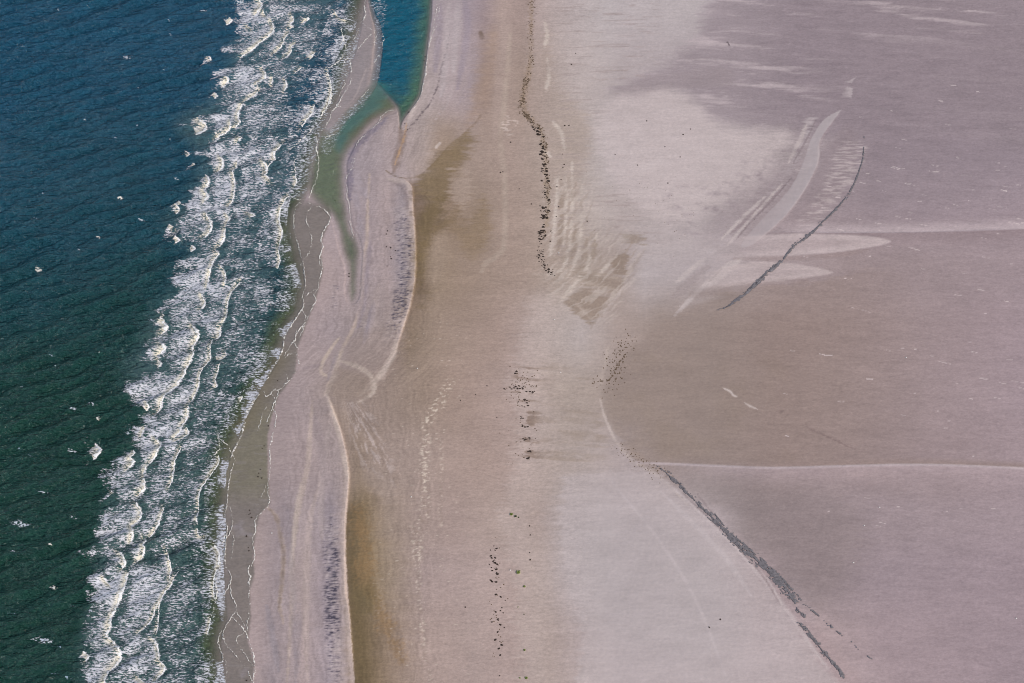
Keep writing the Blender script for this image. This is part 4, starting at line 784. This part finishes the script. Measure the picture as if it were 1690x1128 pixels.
# ------------------------------------------------------------------ seaweed clumps, plants, stones
def at_ground(u, v):
    x, y = to_xy(u, v); p = Plan(np.array([x]), np.array([y])); return float(x), float(y), max(0.0, float(ground_z(p)[0]))
def tuft(seed, n, rad, hgt, wide, curl):
    """tangled heap of bent strips over a low mound"""
    r = random.Random(seed); V, Fq = [], []
    m = 9; V.append((0,0,hgt*.55)); ring = []
    for i in range(m):
        a = i*2*math.pi/m; k = rad*r.uniform(.45,.8); V.append((k*math.cos(a), k*math.sin(a), hgt*.3)); 
    for i in range(m):
        a = i*2*math.pi/m; k = rad*r.uniform(.8,1.05); V.append((k*math.cos(a), k*math.sin(a), -.03))
    for i in range(m):
        j = (i+1) % m; Fq.append((0,1+i,1+j,1+j)); Fq.append((1+i,1+m+i,1+m+j,1+j))
    for s in range(n):
        a = r.uniform(0, 6.283); b = a+r.uniform(-curl,curl); x, y, z = r.uniform(-.3,.3)*rad, r.uniform(-.3,.3)*rad, hgt*.4
        L = rad*r.uniform(.5,1.15)/3; wd = wide*r.uniform(.6,1.3); pr = None
        for k in range(4):
            nx_, ny_ = -math.sin(b)*wd*(1-.25*k), math.cos(b)*wd*(1-.25*k); i0 = len(V)
            V.append((x+nx_, y+ny_, z)); V.append((x-nx_, y-ny_, z))
            if pr is not None: Fq.append((pr, pr+1, i0+1, i0))
            pr = i0; x += L*math.cos(b); y += L*math.sin(b); z = max(.02, hgt*(.4+.8*math.sin(math.pi*(k+1)/4.2))*r.uniform(.6,1.1)-.1*k*hgt); b += r.uniform(-curl,curl)
    return V, Fq
def mesh_of(name, data, mat, z=0):
    me = bpy.data.meshes.new(name); me.from_pydata(data[0], [], [tuple(dict.fromkeys(q)) for q in data[1]]); me.materials.append(mat); return me
def put(name, me, u, v, s, rot, label, cat, group=None, sx=1.0):
    o = bpy.data.objects.new(name, me); COL.objects.link(o); o.location = at_ground(u, v); o.rotation_euler = (0,0,rot); o.scale = (s*sx, s, s)
    return tag(o, label, cat, group)
weed = [mesh_of('seaweed_clump', tuft(i, 16, 1.0, .38, .12, .9), M_WEED) for i in range(5)]
weedt = [mesh_of('seaweed_clump', tuft(i+9, 14, 1.0, .25, .09, .9), M_WEEDT) for i in range(3)]
r = random.Random(21)
WR = cr([(878,0),(877,40),(876,80),(875,110),(870,135),(864,158),(862,178),(870,196),(882,208),(892,224),(898,245),(900,275),(902,305),(903,330),(899,360),(895,390),(892,415),(896,436),(906,450),(916,458)], 12)
n_w = 0
G1 = 'dark seaweed clumps along the winding wrack line'
while n_w < 118:
    k = r.random()**.85; i = int(np.interp(k, [0,1], [len(WR)*.42, len(WR)*.985])); u, v = WR[i]
    u += r.gauss(-1.5, 3.2); v += r.uniform(-4,4)
    put('seaweed_clump', r.choice(weed), u, v, r.uniform(.26,.62)*(1 if v < 400 else .6), r.gauss(.3,.5), 'small dark dried seaweed clump in the dense winding wrack line', 'seaweed', G1, 1.5); n_w += 1
G2 = 'seaweed scraps in the sparse line near the bottom of the beach'
for i in range(44):
    v = r.choice([r.uniform(893,960), r.uniform(893,960), r.uniform(960,1030), r.uniform(1030,1128)]); u = 815 + (v-930)*.09 + r.gauss(0, 5)
    put('seaweed_clump', r.choice(weed), u, v, r.uniform(.18,.46), r.gauss(0,.6), 'small dark seaweed scrap in the sparse line on the lower beach', 'seaweed', G2, 1.6)
G3 = 'seaweed scraps in streaks halfway down the beach'
cl = [(852,643,12,4,14),(875,649,12,3,6),(862,664,12,4,6),(868,674,16,2,4),(862,692,10,2,4),(866,706,9,3,4),(872,728,8,2,7),(874,748,4,1,3),(873,761,4,2,5),(850,618,5,6,3)]
for cu, cv, su, sv, k in cl:
    for i in range(k): put('seaweed_clump', r.choice(weed), cu+r.gauss(0,su*.6), cv+r.gauss(0,sv*.5), r.uniform(.16,.40), r.gauss(-.1,.4), 'small dark seaweed scrap in the streaks halfway down the beach', 'seaweed', G3, 1.8)
# brown fringe of fine weed, uncountable
def scatter(name, label, cat, spots, mats, mat):
    VV, FF, off = [], [], 0
    for (u, v, s, rot, sx), d in zip(spots, mats):
        x, y, z = at_ground(u, v); a = np.array(d[0], float)*[s*sx, s, s]; c_, s_ = math.cos(rot), math.sin(rot)
        a = np.stack([a[:,0]*c_-a[:,1]*s_+x, a[:,0]*s_+a[:,1]*c_+y, a[:,2]+z], 1); VV.append(a); FF += [tuple(j+off for j in dict.fromkeys(q)) for q in d[1]]; off += len(a)
    me = bpy.data.meshes.new(name); me.from_pydata(np.vstack(VV).tolist(), [], FF); me.materials.append(mat)
    o = bpy.data.objects.new(name, me); COL.objects.link(o); return tag(o, label, cat, kind='stuff')
tf = [tuft(50+i, 5, 1.0, .22, .12, .9) for i in range(4)]
sp_ = []
for i in range(560):
    k = r.random()
    if math.sin(k*70+1)+.8*math.sin(k*190) < -.5: continue
    u, v = WR[int(k*.80*(len(WR)-1))]; sp_.append((u+r.gauss(0, 3.0 if v < 210 else 2.2)+(0 if v < 210 else 3), v+r.uniform(-3,3), r.uniform(.14,.42)*(1.2 if 130 < v < 210 else .9), r.uniform(0,6.28), 1.4))
sd_ = []
for i in range(520):
    k = r.random()**.9
    if math.sin(k*90)+.8*math.sin(k*217) < -.2: continue
    j = int(np.interp(k, [0,1], [len(WR)*.05, len(WR)*.99])); u, v = WR[j]; sd_.append((u+r.gauss(-1, 3.2), v+r.uniform(-3,3), r.uniform(.12,.32)*(.7 if v < 190 else 1), r.gauss(.3,.7), 1.6))
scatter('seaweed_scraps', 'small dark scraps filling the wrack line between the clumps', 'seaweed', sd_, [r.choice(tf) for _ in sd_], M_WEED)
scatter('seaweed_fringe', 'brown fringe of fine seaweed running the length of the wrack line', 'seaweed', sp_, [r.choice(tf) for _ in sp_], M_WEEDT)
sp_ = []
for i in range(150):
    v = r.choice([r.gauss(640,12), r.uniform(600,770), r.uniform(890,1100)]); u = (858 if v < 800 else 818)+r.gauss(0, 13 if v < 800 else 7); sp_.append((u, v, r.uniform(.12,.3), r.uniform(0,6.28), 1.5))
for i in range(150):
    t = r.random(); u, v = 1004+t*30+r.gauss(0,12)*(1-t*.3), 640-t*75+r.gauss(0,10); sp_.append((u, v, r.uniform(.14,.34), r.uniform(0,6.28), 1.5))
for i in range(110):
    t = r.random(); u, v = 1020+t*75+r.gauss(0,7), 742+t*48+r.gauss(0,6); sp_.append((u, v, r.uniform(.10,.26), r.uniform(0,6.28), 1.6))
for q, n_ in (([(1004,632),(1012,620),(1022,602),(1034,588)],60), ([(978,636),(990,632),(1004,632)],16)):
    e = cr(q, 10)
    for i in range(n_): u, v = e[r.randrange(len(e))]; sp_.append((u+r.gauss(0,1), v+r.gauss(0,1), r.uniform(.14,.34), r.uniform(0,6.28), 1.5))
for i in range(90): sp_.append((r.gauss(1090,60), r.gauss(345,45), r.uniform(.08,.2), r.uniform(0,6.28), 1.3))
scatter('seaweed_crumbs', 'fine dark seaweed crumbs strewn around the curved rim of the hollow', 'seaweed', sp_, [r.choice(tf) for _ in sp_], M_WEEDT)
# lone dark lumps
LONE = [(874,871),(875,886),(874,915),(875,927),(640,384),(638,389),(645,412),(653,417),(638,410),(646,430),(639,442),(645,427),(843,238),(878,196),(950,92),(943,110),(932,211),(939,211),(928,258),(931,275),(929,280),(926,300),(919,312),(922,345),(918,361),(909,385),(911,388),(908,402),(1067,204),(1097,247),(1015,259),(1139,218),(1127,227),(1122,264),(1052,277),(1102,307),(969,369),(857,315),(877,340),(553,331),(576,457),(576,452),(458,629),(462,646),(443,704),(436,737),(433,741),(430,776),(427,782),(432,790),(426,788),(407,886),(412,843),(411,850),(415,855),(413,848),(410,905),(411,910),(407,1124),(826,288),(830,287),(1170,1040),(1188,1027),(760,664),(785,654),(820,692),(804,640),(675,186),(668,205),(673,215),(702,94),(700,100),(768,1005)]
st_m = [mesh_of('seaweed_clump', tuft(70+i, 9, .9, .5, .16, .6), M_WEED) for i in range(3)]
def near_name(u, v):
    if u < 480: return 'on the wet sand by the waterline'
    if u < 700: return 'on the seaward sandbars'
    if u < 850: return 'on the damp sand behind the bars'
    if u < 960: return 'close beside the wrack line' if v < 500 else 'on the lower middle beach'
    return 'on the pale dry sand'
by = {}
for u, v in LONE: by.setdefault(near_name(u, v), []).append((v, u))
for k, g in by.items():
    g.sort()
    for i, (v, u) in enumerate(g):
        pos = 'uppermost of them' if i == 0 else ('lowest of them' if i == len(g)-1 else ordn(i)+' from the top')
        put('seaweed_clump', r.choice(st_m), u, v, r.uniform(.30,.50), r.uniform(0,6.28), f'lone dark seaweed lump {k}, {pos}', 'seaweed', 'lone dark lumps scattered on the sand')
# green plants: thing > leaves, sand_mound
def plant(u, v, s, label, dark=False):
    e = bpy.data.objects.new('dune_plant', None); COL.objects.link(e); e.location = at_ground(u, v); e.scale = (s,s,s); e.rotation_euler[2] = r.uniform(0,6)
    e.scale = (s*.75,)*3; tag(e, label, 'plant', 'green plants on the open sand')
    d = tuft(r.randrange(999), 46, 1.0, .62, .16, .7); o = bpy.data.objects.new('leaves', mesh_of('leaves', d, M_LEAFD if dark else M_LEAF)); COL.objects.link(o); o.parent = e
    a = np.arange(20)*2*math.pi/20; V = [(0,0,.14)]+[(.8*math.cos(t), .7*math.sin(t), .10) for t in a]+[(1.6*math.cos(t)+.4, 1.1*math.sin(t), -.06) for t in a]
    Fq = [(0,1+i,1+(i+1)%20) for i in range(20)]+[(1+i,21+i,21+(i+1)%20,1+(i+1)%20) for i in range(20)]
    me = bpy.data.meshes.new('sand_mound'); me.from_pydata(V, [], Fq); me.polygons.foreach_set('use_smooth', [True]*len(Fq)); me.materials.append(M_SHELLSAND)
    o = bpy.data.objects.new('sand_mound', me); COL.objects.link(o); o.parent = e
M_SHELLSAND = plain_mat('mound_sand', alb((186,170,162)), .95, False, .1, 2)
for u, v, s, lb, dk in ((844,852,.95,'yellow-green plant, left one of the pair at the top of the lower beach',False),(851,855.5,.75,'dark green low plant between a yellow plant and a tiny one',True),(856,857,.45,'tiny dark green plant at the right end of the short row',True),(855.5,948,1.25,'largest olive-green plant, alone on the lower middle beach',False),
        (865.5,971,.7,'small yellowish plant just below the largest olive one',False),(855,1005,.35,'tiny pale plant halfway between the small yellowish and lowest plants',False),(865,1017,.32,'tiny dull plant on the bare lower beach',True),(865.5,1076,.6,'small green plant with a pale sand tail, above the bottom pair',False),(868.5,1122,.85,'bright green plant of the pair at the bottom edge, right one',False),(858,1122,.5,'small pale green plant at the bottom edge, left one of the pair',False),
        (877,940,.1,'minute green shoot right of the largest olive plant',False)):
    plant(u, v, s, lb, dk)
# pale shells
sh_v, sh_f = [], []
for i in range(5):
    for j in range(8): a = j*math.pi/4; sh_v.append((.5*math.cos(a)*math.cos(i*.38), .4*math.sin(a)*math.cos(i*.38), .3*math.sin(i*.38)))
for i in range(4):
    for j in range(8): sh_f.append((i*8+j, i*8+(j+1)%8, (i+1)*8+(j+1)%8, (i+1)*8+j))
me_s = bpy.data.meshes.new('shell'); me_s.from_pydata(sh_v, [], sh_f); me_s.materials.append(M_SHELL)
for u, v, lb in ((448.5,881,'white shell speck on the lower left bar'),(679,823,'white speck right of the lower bar, left of the pale flecks'),(689,611,'white speck on damp sand right of the Y-shaped ridge'),(915,531,'pale lump beside the lower end of the wrack line'),(922,421,'white lump just right of the wrack line'),(925,618,'pale lump on the beach left of the curved rim'),
                 (842,944,'white speck left of the largest olive plant'),(1407,934,'white speck on the lower right flat'),(1675,1026,'white speck near the right edge'),(1494,596,'white speck on the right flat above the hollow'),(1450,843,'white speck just below the long lower crest'),(1425,873,'pair of white specks on the right flat')):
    o = bpy.data.objects.new('shell', me_s); COL.objects.link(o); o.location = at_ground(u, v); o.scale = (.7,.7,.7); tag(o, lb, 'shell', 'pale shells scattered on the sand')
print('done')
